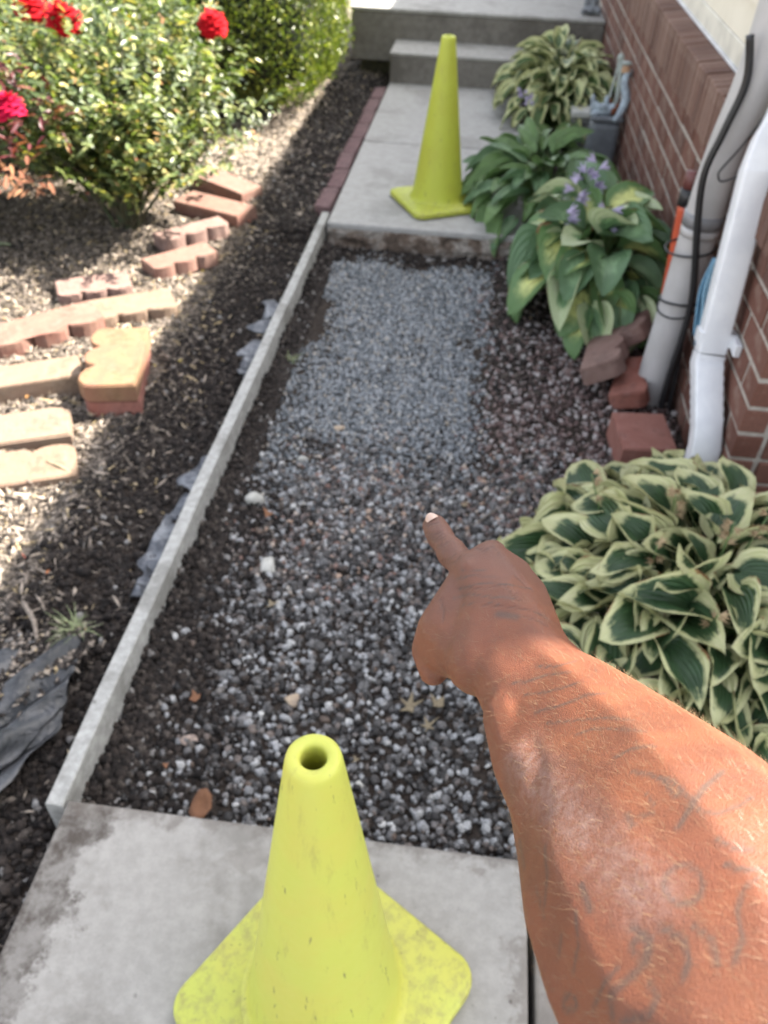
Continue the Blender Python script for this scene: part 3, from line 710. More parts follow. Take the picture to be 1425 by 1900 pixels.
stones('soil_crumbs', 26000, (-1.35, -.74, 3.6, 6.4), M_soilchips, (.007, .015), 'dark fine mulch and soil deepening the shade between the sunlit bed and the purple edging', lambda x, y: sm(-1.10, -.98, x+.1*(vnoise(x, y, 4, 66)-.5)))  # crumbs added to darken the strip that lies in shade
stones('soil_crumbs', 3500, (.10, .36, 2.4, 3.9), M_soilchips, (.005, .012), 'dark damp soil strip between fine gravel and hostas', lambda x, y: sm(.10, .18, x)*(1-sm(.27, .34, x)))
x, y = area(7000, -.668, -.60, .74, 3.58); m_ = len(x); s_ = rng.uniform(.006, .013, m_)
P_ = np.stack([x, y, -.112+(.045*(1-sm(-.665, -.60, x))*(.5+vnoise(x, y, 11, 71)))*rng.uniform(.2, 1, m_)], -1)
tag(link('soil_crumbs', scatter('soil_crumbs', P_, np.stack([s_, s_*.8, s_*.7], -1), *ico(1), M_soilchips, None, .13)), 'dark soil banked against the gravel side of the board', 'soil', kind='stuff')
# mulch chips: splintered shards
T_chip = np.array([(-1, -.5, 0), (-.6, .6, .2), (.9, .4, .3), (1.1, -.1, -.2), (.5, -.8, .25), (-.3, -.2, 1.0), (.1, 0, -1.)])
Fch = np.array([(0, 1, 5), (1, 2, 5), (2, 3, 5), (3, 4, 5), (4, 0, 5), (1, 0, 6), (2, 1, 6), (3, 2, 6), (4, 3, 6), (0, 4, 6)])
def chips(name, n, box, size, label, keep, mat=M_mulch, lift=.006):
    x, y = area(n, *box); k = rng.random(n) < keep(x, y); x, y = x[k], y[k]; m = len(x)
    s = rng.uniform(*size, m)*rng.choice([.5, .8, 1, 1, 1.7], m)
    scl = np.stack([s, s*rng.uniform(.16, .42, m), s*rng.uniform(.08, .2, m)], -1)
    P = np.stack([x, y, gz(x, y)+rng.uniform(0, lift*2.2, m)], -1)
    return tag(link(name, scatter(name, P, scl, T_chip, Fch, mat, .38, .18)), label, 'mulch', kind='stuff')
def bedk(x, y): return (1-.6*sm(-1.06, -.98, x+.04*(vnoise(x, y, 7, 44)-.5)))*(1-sm(-.98, -.86, x+.12*(vnoise(x, y, 5, 41)-.5)))  # chips thinned inside the shadow edge so darker ground deepens the shade
chips('mulch_chips', 105000, (-2.6, -.84, .4, 4.3), (.006, .016), 'grey brown wood mulch covering the bed left of the board', bedk)
chips('mulch_chips', 32000, (-4.0, -.72, 3.6, 7.2), (.010, .022), 'dark mulch between the hedge and the purple edging pavers', lambda x, y: (x < -.73)*1.0*((y > 4.2) | (x > -1.0) ))
chips('mulch_chips', 2500, (.24, .76, 2.9, 6.4), (.009, .02), 'brown mulch under the hostas along the wall', lambda x, y: np.ones_like(x)*.9)
def on_sheet(n, T, Fc, mat, size, label, name):
    x, y = area(n, -1.38, -.79, .55, 1.2); lim_ = .944+1.46*(x+.918)+.05*(vnoise(x, y, 14, 77)-.5); k = (y > lim_-.01) & (y < 1.17+.38*(x+.8)+.03); k |= (rng.random(n) < .03) & (y > lim_-.16) & (x > -.95); x, y = x[k], y[k]; m = len(x)
    s_ = rng.uniform(*size, m); scl = np.stack([s_, s_*rng.uniform(.3, .8, m), s_*rng.uniform(.2, .5, m)], -1)
    v_ = np.clip((1.05-y)/.45, 0, 1); P = np.stack([x, y, -.052+.012*rng.random(m)], -1)
    return tag(link(name, scatter(name, P, scl, T, Fc, mat, .4, .15)), label, 'mulch', kind='stuff')
on_sheet(9000, T_chip, Fch, M_mulch, (.006, .014), 'mulch and wood scraps lying on top of the black plastic sheet', 'mulch_chips')
on_sheet(9000, *ico(1), M_soilchips, (.005, .012), 'dark soil spilled over the black plastic sheet', 'soil_crumbs')
chips('mulch_chips', 1200, (-1.02, -.70, .25, 3.7), (.007, .016), 'loose mulch scraps fallen into the soil trench', lambda x, y: np.ones_like(x))

# separate stones that stand out
def rock(name, x, y, r_, mat, label, seed, sc=(1, .8, .5), rz=0, cat='stone', z=None):
    g_ = np.random.default_rng(seed); T, Fc = ico(2); V = T*(1+g_.normal(0, .07, (len(T), 1)))
    nrm = g_.normal(size=(11, 3)); nrm /= np.linalg.norm(nrm, axis=1)[:, None]
    for nn in nrm: d = V@nn; V -= np.clip(d-.55, 0, None)[:, None]*nn
    me = mesh_np(name, V*np.array(sc)*r_, Fc, mat)
    return tag(link(name, me, None, (x, y, (float(gz(x, y)) if z is None else z)+r_*sc[2]*.75), (g_.uniform(-.2, .2), g_.uniform(-.2, .2), rz)), label, cat)
rock('pale_stone', -.555, 1.757, .036, M_stone_white, 'chunky white stone near the board, further of the two big white ones', 1, (1, .9, .7), .3)
rock('pale_stone', -.455, 1.50, .046, M_stone_white, 'flat pale triangular stone on the dark gravel', 2, (.72, 1.0, .35), .5)
rock('pale_stone', -.456, 1.982, .022, M_stone_white, 'small cream stone at the near edge of the fine gravel', 3, (1.1, .7, .6), .1)
rock('tan_stone', -.365, 2.16, .024, M_stone_tan, 'small tan stone in the middle of the fine gravel', 4, (1.2, .7, .5), .2)
rock('grey_stone', -.30, 1.09, .026, M_stone_tan, 'brownish grey stone above the top of the near cone', 5, (1, .8, .5), .9)
rock('pale_stone', -.80, .63, .022, M_stone_white, 'white pebble in the dark soil left of the near slab', 6, (1, .9, .6), .2)
rock('pale_stone', -.83, .76, .014, M_stone_white, 'tiny white stone by the near end of the board', 7, (1, .7, .6), 1)
rock('pale_stone', -.12, .90, .02, M_stone_white, 'light stone on dark gravel right of the near cone top', 8, (1, .7, .6), .6)
rock('grey_stone', -.50, .95, .026, M_gravel_mixed, 'flat brown stone near the lower end of the board', 9, (1.2, .8, .35), .6)

# ------------------------------------------------------------------ leaves on the ground
def flat_leaf(name, pts, mat, loc, rz, sc, label, curl=.15, cat='leaf'):
    bm = bmesh.new(); c = bm.verts.new((0, 0, .0)); vs = [bm.verts.new((x, y, curl*(x*x+y*y)+rnd.uniform(-.05, .05))) for x, y in pts]
    for i in range(len(vs)): bm.faces.new((c, vs[i], vs[(i+1) % len(vs)]))
    bmesh.ops.subdivide_edges(bm, edges=bm.edges[:], cuts=1)
    geo = bmesh.ops.extrude_face_region(bm, geom=bm.faces[:]); 
    for v in [g_ for g_ in geo['geom'] if isinstance(g_, bmesh.types.BMVert)]: v.co.z += .03
    bmesh.ops.recalc_face_normals(bm, faces=bm.faces)
    o = link(name, bm_mesh(name, bm, mat, True), None, loc, (rnd.uniform(-.25, .25), rnd.uniform(-.25, .25), rz), (sc, sc, sc)); return tag(o, label, cat)
def star(n, r0, r1, lob=0): 
    P = []
    for i in range(2*n):
        r_ = r1 if i % 2 == 0 else r0; r_ *= rnd.uniform(.6, 1.15); a_ = math.pi*i/n+rnd.uniform(-.22, .22); P.append((r_*math.cos(a_), r_*math.sin(a_)))
    return P
gl = float(gz(0, 1.1))+.024
flat_leaf('dry_leaf', star(5, .38, 1), M_dead_pale, (-.028, 1.105, gl), .3, .032, 'pale star shaped dry leaf left of the wrist on the gravel', .45)
flat_leaf('dry_leaf', star(4, .5, 1), M_dead_pale, (.035, 1.118, gl), .9, .026, 'second pale dry leaf tucked beside the forearm', .5)
flat_leaf('dry_leaf', star(5, .3, 1), M_dead_pale, (.018, 1.055, gl), 1.9, .028, 'ragged yellowish dry leaf just below the star shaped one', .6)
flat_leaf('dry_leaf', [(1, 0), (.8, .5), (.2, .7), (-.6, .6), (-1, .1), (-.7, -.5), (0, -.7), (.7, -.45)], M_dead, (-.425, .80, gl), 1.4, .033, 'rust brown oval leaf at the edge of the near slab', .5)
flat_leaf('dry_leaf', star(4, .5, 1), M_dead, (-.52, 1.06, gl-.005), .4, .024, 'curled orange brown leaf on dark soil by the board', .6)
flat_leaf('dry_leaf', star(3, .5, 1), M_dead, (-.50, 1.70, gl), .4, .024, 'reddish brown leaf scrap under the far white stone', .6)
for k, (x, y, s_, lb) in enumerate([(-.41, 1.36, .022, 'curly yellow leaf strand on the dark gravel'), (.06, 1.83, .02, 'tan leaf scrap above the pointing fingertip'), (-.13, .95, .014, 'yellowish scrap beside the near cone top'), (-.53, .88, .012, 'orange crumb of leaf on the dark gravel')]):
    flat_leaf('dry_leaf', star(3, .35, 1), M_dead_pale if k != 3 else M_dead, (x, y, gl), k, s_, lb, .5)
fl = []
for k in range(60):
    x, y = rnd.uniform(-2.2, -.9), rnd.uniform(1.2, 4.3); fl.append((x, y))
P = np.array([(x, y, float(gz(x, y))+.02) for x, y in fl]); m = len(P); s_ = rng.uniform(.008, .014, m)
T2 = np.array([(-1, 0, 0), (0, -.6, .15), (1, 0, 0), (0, .6, .15), (0, 0, -.05)]); F2 = np.array([(0, 1, 4), (1, 2, 4), (2, 3, 4), (3, 0, 4)])
M_litter = island_mat('leaf_litter', [(0, (.45, .36, .08)), (.5, (.40, .30, .10)), (.8, (.45, .16, .05)), (1, (.5, .1, .08))], .7)
tag(link('leaf_litter', scatter('leaf_litter', P, np.stack([s_]*3, -1), T2, F2, M_litter, .4)), 'tiny yellow and orange leaf scraps strewn over the mulch', 'litter', kind='stuff')
tag(link('twig', tube('twig', [(.10, 1.72, -.06), (.17, 1.80, -.055), (.21, 1.88, -.05), (.27, 1.97, -.05)], .0022, M_twig, 6, 4)), 'thin grey twig on the red gravel above the hand', 'twig')
tag(link('twig', tube('twig', [(-.49, 1.63, -.075), (-.465, 1.60, -.06), (-.45, 1.575, -.07)], .0018, M_twig, 6, 4)), 'short pale twig between the two white stones', 'twig')
tag(link('wood_scrap', tube('wood_scrap', [(-.99, 1.22, -.03), (-.94, 1.17, -.025), (-.91, 1.12, -.035)], [.011, .013, .008], M_mulch, 7, 3, flat=.5)), 'pale splintered bark piece in the shade above the plastic sheet', 'bark')
tag(link('wood_scrap', tube('wood_scrap', [(-1.12, 1.33, -.01), (-1.08, 1.29, -.005), (-1.06, 1.24, -.02)], [.008, .012, .006], M_twig, 7, 3, flat=.5)), 'grey curved bark piece at the shadow edge', 'bark')
tag(link('wood_scrap', tube('wood_scrap', [(-1.16, 1.74, -.02), (-1.11, 1.72, -.018), (-1.06, 1.70, -.025)], [.008, .011, .006], M_dead_pale, 7, 3, flat=.5)), 'grey wood splinter beside the lower pale paver', 'bark')

# grass weed
def blade(bm, x, y, z, an, L, lean, wd=.0022):
    pr = None
    for k in range(5):
        t = k/4; r_ = lean*t*t*L; px, py, pz = x+math.cos(an)*r_, y+math.sin(an)*r_, z+L*t*(1-.35*t*lean)
        w_ = wd*(1-t)+.0003; nx_, ny_ = -math.sin(an)*w_, math.cos(an)*w_
        a, b_ = bm.verts.new((px+nx_, py+ny_, pz)), bm.verts.new((px-nx_, py-ny_, pz))
        if pr: bm.faces.new((pr[0], pr[1], b_, a))
        pr = (a, b_)
bm = bmesh.new()
for k in range(38): blade(bm, rnd.gauss(0, .012), rnd.gauss(0, .010), 0, rnd.uniform(0, 6.28), rnd.uniform(.03, .07), rnd.uniform(.4, 1.3))
tag(link('grass_tuft', bm_mesh('grass_tuft', bm, M_grass), None, (-.835, 1.17, -.055)), 'small pale grass tuft at the edge of the black plastic sheet', 'weed')
bm = bmesh.new()
for k in range(14): blade(bm, rnd.gauss(0, .008), rnd.gauss(0, .008), 0, rnd.uniform(0, 6.28), rnd.uniform(.02, .045), rnd.uniform(.5, 1.2), .003)
tag(link('grass_tuft', bm_mesh('grass_tuft', bm, M_grass), None, (-.60, 2.55, -.10)), 'tiny green weed between board and fine gravel', 'weed')

# ------------------------------------------------------------------ plastic sheet and weed fabric
def sheet(name, corners, zf, mat, label, cat, nu=26, nv=18, ragged=.02, seed=3, thick=.0012):
    A, B, C_, D = [np.array(c, float) for c in corners]; V = []
    for j in range(nv+1):
        for i in range(nu+1):
            u, v = i/nu, j/nv; p = (A*(1-u)+B*u)*(1-v)+(D*(1-u)+C_*u)*v
            if i in (0, nu) or j in (0, nv): p = p+np.array([float(vnoise(p[0]*6, p[1]*6, 3, seed))-.5, float(vnoise(p[0]*6, p[1]*6, 3, seed+1))-.5])*ragged*2
            V.append((p[0], p[1], zf(p[0], p[1], u, v)))
    w_ = nu+1; F_ = [(j*w_+i, j*w_+i+1, (j+1)*w_+i+1, (j+1)*w_+i) for j in range(nv) for i in range(nu)]
    me = mesh_np(name, V, F_, mat, True); o = link(name, me)
    md = o.modifiers.new('thick', 'SOLIDIFY'); md.thickness = thick
    return tag(o, label, cat)
def z_sheet(x, y, u, v):
    q = (x*-.82+y*.57)                       # across the long folds
    f = .010*(float(vnoise(x, y, 30, 8))-.5)+.012*math.sin(q*62+4.5*float(vnoise(x, y, 5, 5)))+.006*math.sin(q*140+x*9)
    return -.068+f+.010*(float(vnoise(x, y, 18, 6))-.5)+.022*u*(1-v)
sheet('plastic_sheet', [(-1.35, .93), (-.80, 1.14), (-.775, .93), (-.87, .56)], lambda x, y, u, v: z_sheet(x, y, u, v)+.012, M_sheet, 'crumpled black plastic sheet sticking out of the soil at the left', 'plastic sheet', 34, 30, .012, 4)
sheet('plastic_edge', [(-.93, .80), (-.79, 1.00), (-.775, .97), (-.885, .70)], lambda x, y, u, v: z_sheet(x, y, u*.6, v)+.024, M_sheet, 'dusty grey folded lip of plastic sheet over the black one', 'plastic sheet', 24, 20, .02, 5)
for k, (cs, lb) in enumerate([([(-.785, 1.60), (-.735, 1.63), (-.722, 1.42), (-.775, 1.36)], 'grey weed fabric bunched against the board below its middle'), ([(-.765, 1.93), (-.728, 1.95), (-.728, 1.78), (-.76, 1.77)], 'narrow grey weed fabric scrap beside the middle of the board'), ([(-.80, 2.95), (-.735, 2.98), (-.728, 2.76), (-.775, 2.74)], 'pale torn weed fabric near the upper part of the board'), ([(-.79, 2.62), (-.73, 2.64), (-.73, 2.42), (-.77, 2.40)], 'small pale weed fabric strip under the torn piece'), ([(-.755, 1.74), (-.735, 1.76), (-.738, 1.68), (-.77, 1.66)], 'thin curled weed fabric flap standing up by the board')]):
    sheet('weed_fabric', cs, lambda x, y, u, v, k=k: float(gz(x, y))+.012+.028*(1-u)*float(vnoise(x*3, y*3, 6, k))+.02*(float(vnoise(x, y, 26, k+3))-.5), M_fabric, lb, 'weed fabric', 20, 30, .05, 10+k)

# ------------------------------------------------------------------ hostas
def leaf_mesh(L, W, cup, droop, wave, seed, mat, heart=.18, nu=8, nv=10, tip=1.5):
    r_ = random.Random(seed); V = []; UV = []; ph = r_.uniform(0, 6); f1 = r_.uniform(2, 3.6); asym = r_.uniform(-.12, .12); tw = r_.uniform(-.35, .35)
    for j in range(nv+1):
        v = j/nv; vv = v**.85
        wd = W/2*(math.sin(math.pi*min(1, v**.72*.995+.005))**.55)*(1-.22*v**tip)*1.12
        if j == 0: wd = W*.10
        if j == nv: wd = W*.004
        for i in range(nu+1):
            u = i/nu*2-1
            x = u*wd*(1+asym*np.sign(u)*.5); y = L*v-heart*L*(abs(u)**1.7)*(1-v)**2.2
            z = cup*abs(x)**1.3*(W**-.3)*1.5-droop*L*v*v+wave*W*math.sin(f1*v*math.pi+ph+(0 if u > 0 else 2))*abs(u)**2
            z += .012*math.cos(u*math.pi*4)*W*(1-v)
            ct, s_t = math.cos(tw*v), math.sin(tw*v)
            V.append((x*ct-z*s_t*0, y, z+x*s_t)); UV.append((i/nu, v))
    w_ = nu+1; F_ = [(j*w_+i, j*w_+i+1, (j+1)*w_+i+1, (j+1)*w_+i) for j in range(nv) for i in range(nu)]
    me = mesh_np('leaf', V, F_, mat, True)
    uv = me.uv_layers.new(name='UVMap'); idx = np.array(F_).ravel(); uv.data.foreach_set('uv', np.array(UV, np.float32)[idx].ravel())
    return me

def hosta(name, label, cx, cy, z0, rx, ry, H, n, Lr, Wr, mats, seed, pw=(50, -38), group=None, extra=(), zfall=.62, nvar=9, tmin=.05, wave=.09, jit=16, dj=.55, rollj=.45):
    r_ = random.Random(seed); root = empty(name, (cx, cy, z0)); tag(root, label, 'hosta', group)
    Lm, Wm = sum(Lr)/2, sum(Wr)/2
    meshes = {mi: [leaf_mesh(Lm, Wm, r_.uniform(.25, 1.15), r_.uniform(.12, .45), r_.uniform(.3, 1.3)*wave, seed*100+mi*20+k, m_, tip=r_.uniform(1.2, 2.2)) for k in range(nvar)] for mi, (m_, _) in enumerate(mats)}
    stem_bm = bmesh.new()
    def add(px, py, pz, an, pit, rl, sc, mi):
        me = r_.choice(meshes[mi]); o = link('leaf', me, root)
        Rm = Matrix.Rotation(an-math.pi/2, 3, 'Z') @ Matrix.Rotation(pit, 3, 'X') @ Matrix.Rotation(rl, 3, 'Y')
        o.matrix_local = Matrix.Translation((px, py, pz)) @ Rm.to_4x4() @ Matrix.Diagonal((sc*r_.uniform(.85, 1.12), sc, sc, 1))
        b0 = Vector((px*.25+r_.uniform(-.02, .02), py*.25+r_.uniform(-.02, .02), 0)); b1 = Vector((px, py, pz)); mid = (b0+b1)/2+Vector((0, 0, .25*H))
        prv = None
        for t in (0, .35, .7, 1):
            q = b0*(1-t)**2+mid*2*t*(1-t)+b1*t*t; w_ = .004*(1-.4*t)
            cur = [stem_bm.verts.new(q+Vector((math.cos(a)*w_, math.sin(a)*w_, 0))) for a in (0, 2.1, 4.2)]
            if prv:
                for i in range(3): stem_bm.faces.new((prv[i], prv[(i+1) % 3], cur[(i+1) % 3], cur[i]))
            prv = cur
    ga = 2.399963
    for k in range(n):
        t = math.sqrt(tmin+(1-tmin)*(k+.5)/n); an = k*ga+r_.uniform(-.35, .35)
        px = rx*t*math.cos(an)*r_.uniform(.85, 1.08)*.86; py = ry*t*math.sin(an)*r_.uniform(.85, 1.08)*.86
        pz = H*(1-zfall*t**2.2)*r_.uniform(.82, 1.08)
        dirn = math.atan2(py/ry, px/rx)+r_.uniform(-dj, dj)
        pit = R(pw[0]+(pw[1]-pw[0])*t**1.2+r_.uniform(-jit, jit))
        acc = r_.random(); mi = 0; s_ = 0
        for q, (m_, wgt) in enumerate(mats):
            s_ += wgt
            if acc <= s_: mi = q; break
        add(px, py, pz, dirn, pit, r_.uniform(-rollj, rollj), r_.uniform(Lr[0], Lr[1])/Lm, mi)
    for e in extra: add(*e)
    o = link('leaf_stalks', bm_mesh('leaf_stalks', stem_bm, M_hosta_dark), root); tag(o, kind='stuff')
    return root
hA = hosta('hosta', 'large hosta with dark green leaves edged in cream, nearest the camera on the right', .62, 1.36, -.08, .50, .53, .34, 300, (.095, .150), (.075, .105), [(M_hosta_near, 1)], 11, (58, -18), wave=.12, jit=28, dj=1.25, rollj=.7, tmin=.0)
hB = hosta('hosta', 'big leaved hosta with gold centred leaves and lilac flowers beside the orange conduit', .48, 3.20, -.08, .26, .54, .38, 72, (.15, .23), (.12, .17), [(M_hosta_mid, .45), (M_hosta_mid2, .32), (M_hosta_white, .23)], 12, (52, -45), wave=.05)
hC = hosta('hosta', 'plain dark green hosta spreading over the edge of the far slab', .31, 4.10, -.07, .36, .66, .30, 165, (.12, .19), (.055, .08), [(M_hosta_dark, .7), (M_hosta_mid2, .3)], 13, (50, -30), wave=.05)
hD = hosta('hosta', 'cream edged hosta by the lower step, furthest from the camera', .45, 5.62, -.07, .40, .66, .42, 200, (.10, .16), (.055, .085), [(M_hosta_far, 1)], 14, (50, -35))

def flower_spike(parent, base, top, n, mat, seed, size=.026, stem_mat=M_hosta_dark, spread=.5):
    r_ = random.Random(seed); a = Vector(base); b_ = Vector(top)
    link('flower_stem', tube('flower_stem', [a, a.lerp(b_, .5)+Vector((r_.uniform(-.02, .02), r_.uniform(-.02, .02), 0)), b_], [.003, .0025, .0015], stem_mat, 6, 4), parent)
    for k in range(n):
        p = a.lerp(b_, 1-spread*k/n*.55) if n > 1 else b_; bm = bmesh.new(); an = r_.uniform(0, 6.28); d = Vector((math.cos(an), math.sin(an), r_.uniform(-.2, .5))).normalized()
        s = d.cross(Vector((0, 0, 1))).normalized(); q = d.cross(s)
        for j in range(6):
            aj = j*math.pi/3; o_ = s*math.cos(aj)+q*math.sin(aj); t_ = d.cross(o_)
            v0 = bm.verts.new(p+d*size*.15); v1 = bm.verts.new(p+d*size*.75+o_*size*.22+t_*size*.14); v2 = bm.verts.new(p+d*size*1.25+o_*size*.62); v3 = bm.verts.new(p+d*size*.75+o_*size*.22-t_*size*.14)
            bm.faces.new((v0, v1, v2, v3))
        link('flower', bm_mesh('flower', bm, mat), parent)
for i, (x, y, z_) in enumerate([(.405, 3.22, .36), (.45, 3.36, .38), (.515, 3.00, .36), (.36, 3.06, .32), (.48, 3.30, .42)]):
    flower_spike(hB, (0+(x-.5)*.3, (y-3.16)*.3, .05), (x-.5, y-3.16, z_+.08), 6, M_lilac, 60+i, .042)
for i, (x, y) in enumerate([(.17, 4.95), (.20, 4.80)]): flower_spike(hD, ((x-.42)*.8, (y-5.55)*.8, .1), (x-.42, y-5.55, .33), 6, M_lilac, 70+i, .026)
M_dryflower = petal_mat('dry_flower', (.30, .21, .13), (.42, .33, .20))
for i, (x, y, z_) in enumerate([(.50, 1.42, .40), (.60, 1.32, .41), (.67, 1.34, .42), (.33, 1.50, .36), (.55, 1.12, .34), (.45, 1.28, .36)]):
    flower_spike(hA, ((x-.62)*.6, (y-1.36)*.6, .1), (x-.62, y-1.36, z_+.04), 7 if i < 3 else 4, M_dryflower, 80+i, .019, spread=.4)
pf = empty('pink_flower_plant', (.86, 1.62, -.08)); tag(pf, 'plant with pale pink blossoms cut off by the right edge of the photo', 'plant')
flower_spike(pf, (0, 0, 0), (-.035, .01, .53), 2, M_pinkwhite, 91, .03); flower_spike(pf, (0, 0, 0), (-.035, -.02, .46), 2, M_pinkwhite, 92, .03)

# ------------------------------------------------------------------ shrubs
def leaf_tpl():
    V = np.array([(0, -1, 0), (.5, -.35, .16), (.42, .4, .16), (0, 1, -.05), (-.42, .4, .16), (-.5, -.35, .16), (0, 0, -.02)])
    return V, np.array([(0, 1, 6), (1, 2, 6), (2, 3, 6), (3, 4, 6), (4, 5, 6), (5, 0, 6)])
LT, LF = leaf_tpl()
def look_rots(Nv, spin):
    """leaf frames whose z is Nv"""
    Nv = Nv/np.linalg.norm(Nv, axis=1)[:, None]; a = rng.normal(size=Nv.shape); X = np.cross(a, Nv); X /= np.linalg.norm(X, axis=1)[:, None]; Y = np.cross(Nv, X)
    return np.stack([X, Y, Nv], -1)
def foliage(name, pts, normals, size, mat, parent, wid=.62):
    n = len(pts); s = rng.uniform(size[0], size[1], n)
    o = link(name, scatter(name, pts, np.stack([s*wid, s, s*.8], -1), LT, LF, mat, rots=look_rots(normals, 0)), parent)
    return tag(o, kind='stuff')

def rose_bush(name, label, base, nst, spread, height, nleaf, seed, group='rose bushes', red=0, lean=(0, 0), zlow=.18, dirs=None):
    r_ = random.Random(seed); root = empty(name, base); tag(root, label, 'rose bush', group)
    tips = []; pts = []
    for k in range(nst):
        an = r_.uniform(0, 6.28) if dirs is None else r_.uniform(*dirs); rr = spread*math.sqrt(r_.uniform(.05, 1)); h = height*r_.uniform(.6, 1)*(1-.25*(rr/spread)**2)
        e = Vector((rr*math.cos(an)+lean[0]*h, rr*math.sin(an)+lean[1]*h, h)); m1 = Vector((e.x*.25+r_.uniform(-.04, .04), e.y*.25+r_.uniform(-.04, .04), h*.38)); m2 = Vector((e.x*.65+r_.uniform(-.05, .05), e.y*.65+r_.uniform(-.05, .05), h*.72))
        b0 = Vector((r_.uniform(-.04, .04), r_.uniform(-.04, .04), 0))
        link('stem', tube('stem', [b0, m1, m2, e], [.008, .0065, .0045, .0022], M_stem, 6, 3), root)
        tips.append(e)
        for q in range(26):
            t = r_.uniform(.22, 1.0); 
            c = (b0*(1-t)**3+m1*3*t*(1-t)**2+m2*3*t*t*(1-t)+e*t**3)
            off = Vector((r_.gauss(0, 1), r_.gauss(0, 1), r_.gauss(0, .75))).normalized()*r_.uniform(.02, .13)*(1+.5*t)
            if (c+off).z > zlow*r_.uniform(.5, 1.5): pts.append((c+off, off))
    # compound leaves: 5 leaflets around each point
    P = []; Nn = []
    k5 = max(1, nleaf//len(pts))
    for c, off in pts:
        ax = Vector((off.x, off.y, off.z*.3+.1)).normalized(); nrm = Vector((r_.gauss(0, .45)+.25, r_.gauss(0, .45)+.05, 1)).normalized(); sd = ax.cross(nrm).normalized()
        for q in range(k5):
            t = (q//2)*.024; sgn = -1 if q % 2 else 1
            P.append(c+ax*(t+r_.uniform(-.004, .004))+sd*sgn*r_.uniform(.010, .020)+nrm*r_.uniform(-.006, .006)); Nn.append(nrm+Vector((r_.gauss(0, .25), r_.gauss(0, .25), 0)))
    P = np.array([p[:] for p in P]); Nn = np.array([p[:] for p in Nn])
    if red:
        # young red growth only towards the right-hand outer shoots
        key = P[:, 0]+.3*P[:, 2]+rng.normal(0, .04, len(P)); thr = np.quantile(key, 1-red); mk = key > thr
        foliage('young_foliage', P[mk], Nn[mk], (.018, .032), M_rose_leaf_red, root, .5); P, Nn = P[~mk], Nn[~mk]
    pale = rng.random(len(P)) < .10
    foliage('foliage', P[~pale], Nn[~pale], (.015, .027), M_rose_leaf, root, .74); foliage('pale_foliage', P[pale], Nn[pale], (.015, .027), M_rose_leaf_pale, root, .74)
    return root, tips

def rose_bloom(parent, loc, r_, mat, seed, label=None):
    q = random.Random(seed); bm = bmesh.new()
    n_ = 52
    for k in range(n_):
        th = math.acos(1-1.35*(k+.3)/n_); an = k*2.4+q.uniform(-.15, .15); nrm = Vector((math.sin(th)*math.cos(an), math.sin(th)*math.sin(an), math.cos(th)))
        sd = Vector((-math.sin(an), math.cos(an), 0)); dn = sd.cross(nrm).normalized()      # dn points up along the ball
        wv = r_*(.26+.22*math.sin(th)); rr = r_*(.80+.16*q.random()); prev = None
        for j in range(4):
            s_ = j/3; ww = wv*(.55, .95, 1.0, .62)[j]; cen = nrm*rr*(.80+.10*j+(.14 if j == 3 else 0))+dn*wv*(s_*1.5-.9)
            row = [bm.verts.new(cen+sd*ww*u-nrm*abs(u)*ww*.30+Vector([q.uniform(-.02, .02)*r_ for _ in range(3)])) for u in (-1, -.4, .4, 1)]
            if prev:
                for i in range(3): bm.faces.new((prev[i], prev[i+1], row[i+1], row[i]))
            prev = row
    o = link('rose_flower', bm_mesh('rose_flower', bm, mat, True), parent, Vector(loc)-parent.location, (q.uniform(-.1, .3), q.uniform(-.4, .4), 0))
    return tag(o, label)
rbA, _ = rose_bush('rose_bush', 'rose bush with red blooms standing behind the loose pavers', (-1.56, 3.47, -.06), 70, .56, .90, 17000, 3, zlow=.24)
rose_bloom(rbA, (-1.629, 3.394, 0.786), .064, M_rose, 1, 'full red rose, the lower of the pair at upper left')
rose_bloom(rbA, (-1.149, 3.729, 0.736), .056, M_rose, 3, 'single red rose near the hedge')
rbB, _ = rose_bush('rose_bush', 'rose bush with dark red young leaves at the left edge of the photo', (-2.28, 3.20, -.03), 34, .50, .74, 4200, 4, red=.22, zlow=.2)
def sprays(root, centres, mat, n, seed, size):
    q = np.random.default_rng(seed); P = []
    for c_ in centres:
        e_ = Vector(c_)-root.location; link('stem', tube('stem', [(0, 0, 0), (e_.x*.35, e_.y*.35, e_.z*.7), e_], [.007, .005, .002], M_stem, 6, 4), root)
        P.append(np.array(c_)-np.array(root.location)+q.normal(0, 1, (n, 3))*np.array((.055, .05, .035)))
    P = np.concatenate(P); foliage('young_foliage', P, np.array((.2, -.1, 1))+q.normal(0, .45, P.shape), size, mat, root, .5)
sprays(rbB, [(-1.70, 2.95, .60), (-1.60, 3.05, .58), (-1.63, 2.86, .52), (-1.76, 3.1, .68)], M_rose_leaf_red, 26, 1, (.022, .036))
sprays(rbB, [(-1.62, 2.72, .40), (-1.58, 2.80, .38)], petal_mat('copper_leaf', (.17, .07, .045), (.24, .13, .07), .3, .45), 16, 2, (.024, .036))
rose_bloom(rbB, (-1.656, 2.888, 0.605), .056, M_rose_pink, 4, 'deep pinkish red rose low at the left edge')
rbC, _ = rose_bush('rose_bush', 'taller rose bush in the back between the front bushes and the hedge', (-2.05, 4.55, -.03), 76, .80, 1.02, 17000, 5, zlow=.15)
rose_bloom(rbC, (-1.887, 3.651, 0.767), .064, M_rose, 2, 'red rose cut by the top edge of the photo')
rbD, _ = rose_bush('rose_bush', 'rose bush furthest to the left behind the red leaved one', (-3.0, 4.1, -.03), 30, .6, .85, 4000, 6, zlow=.15)

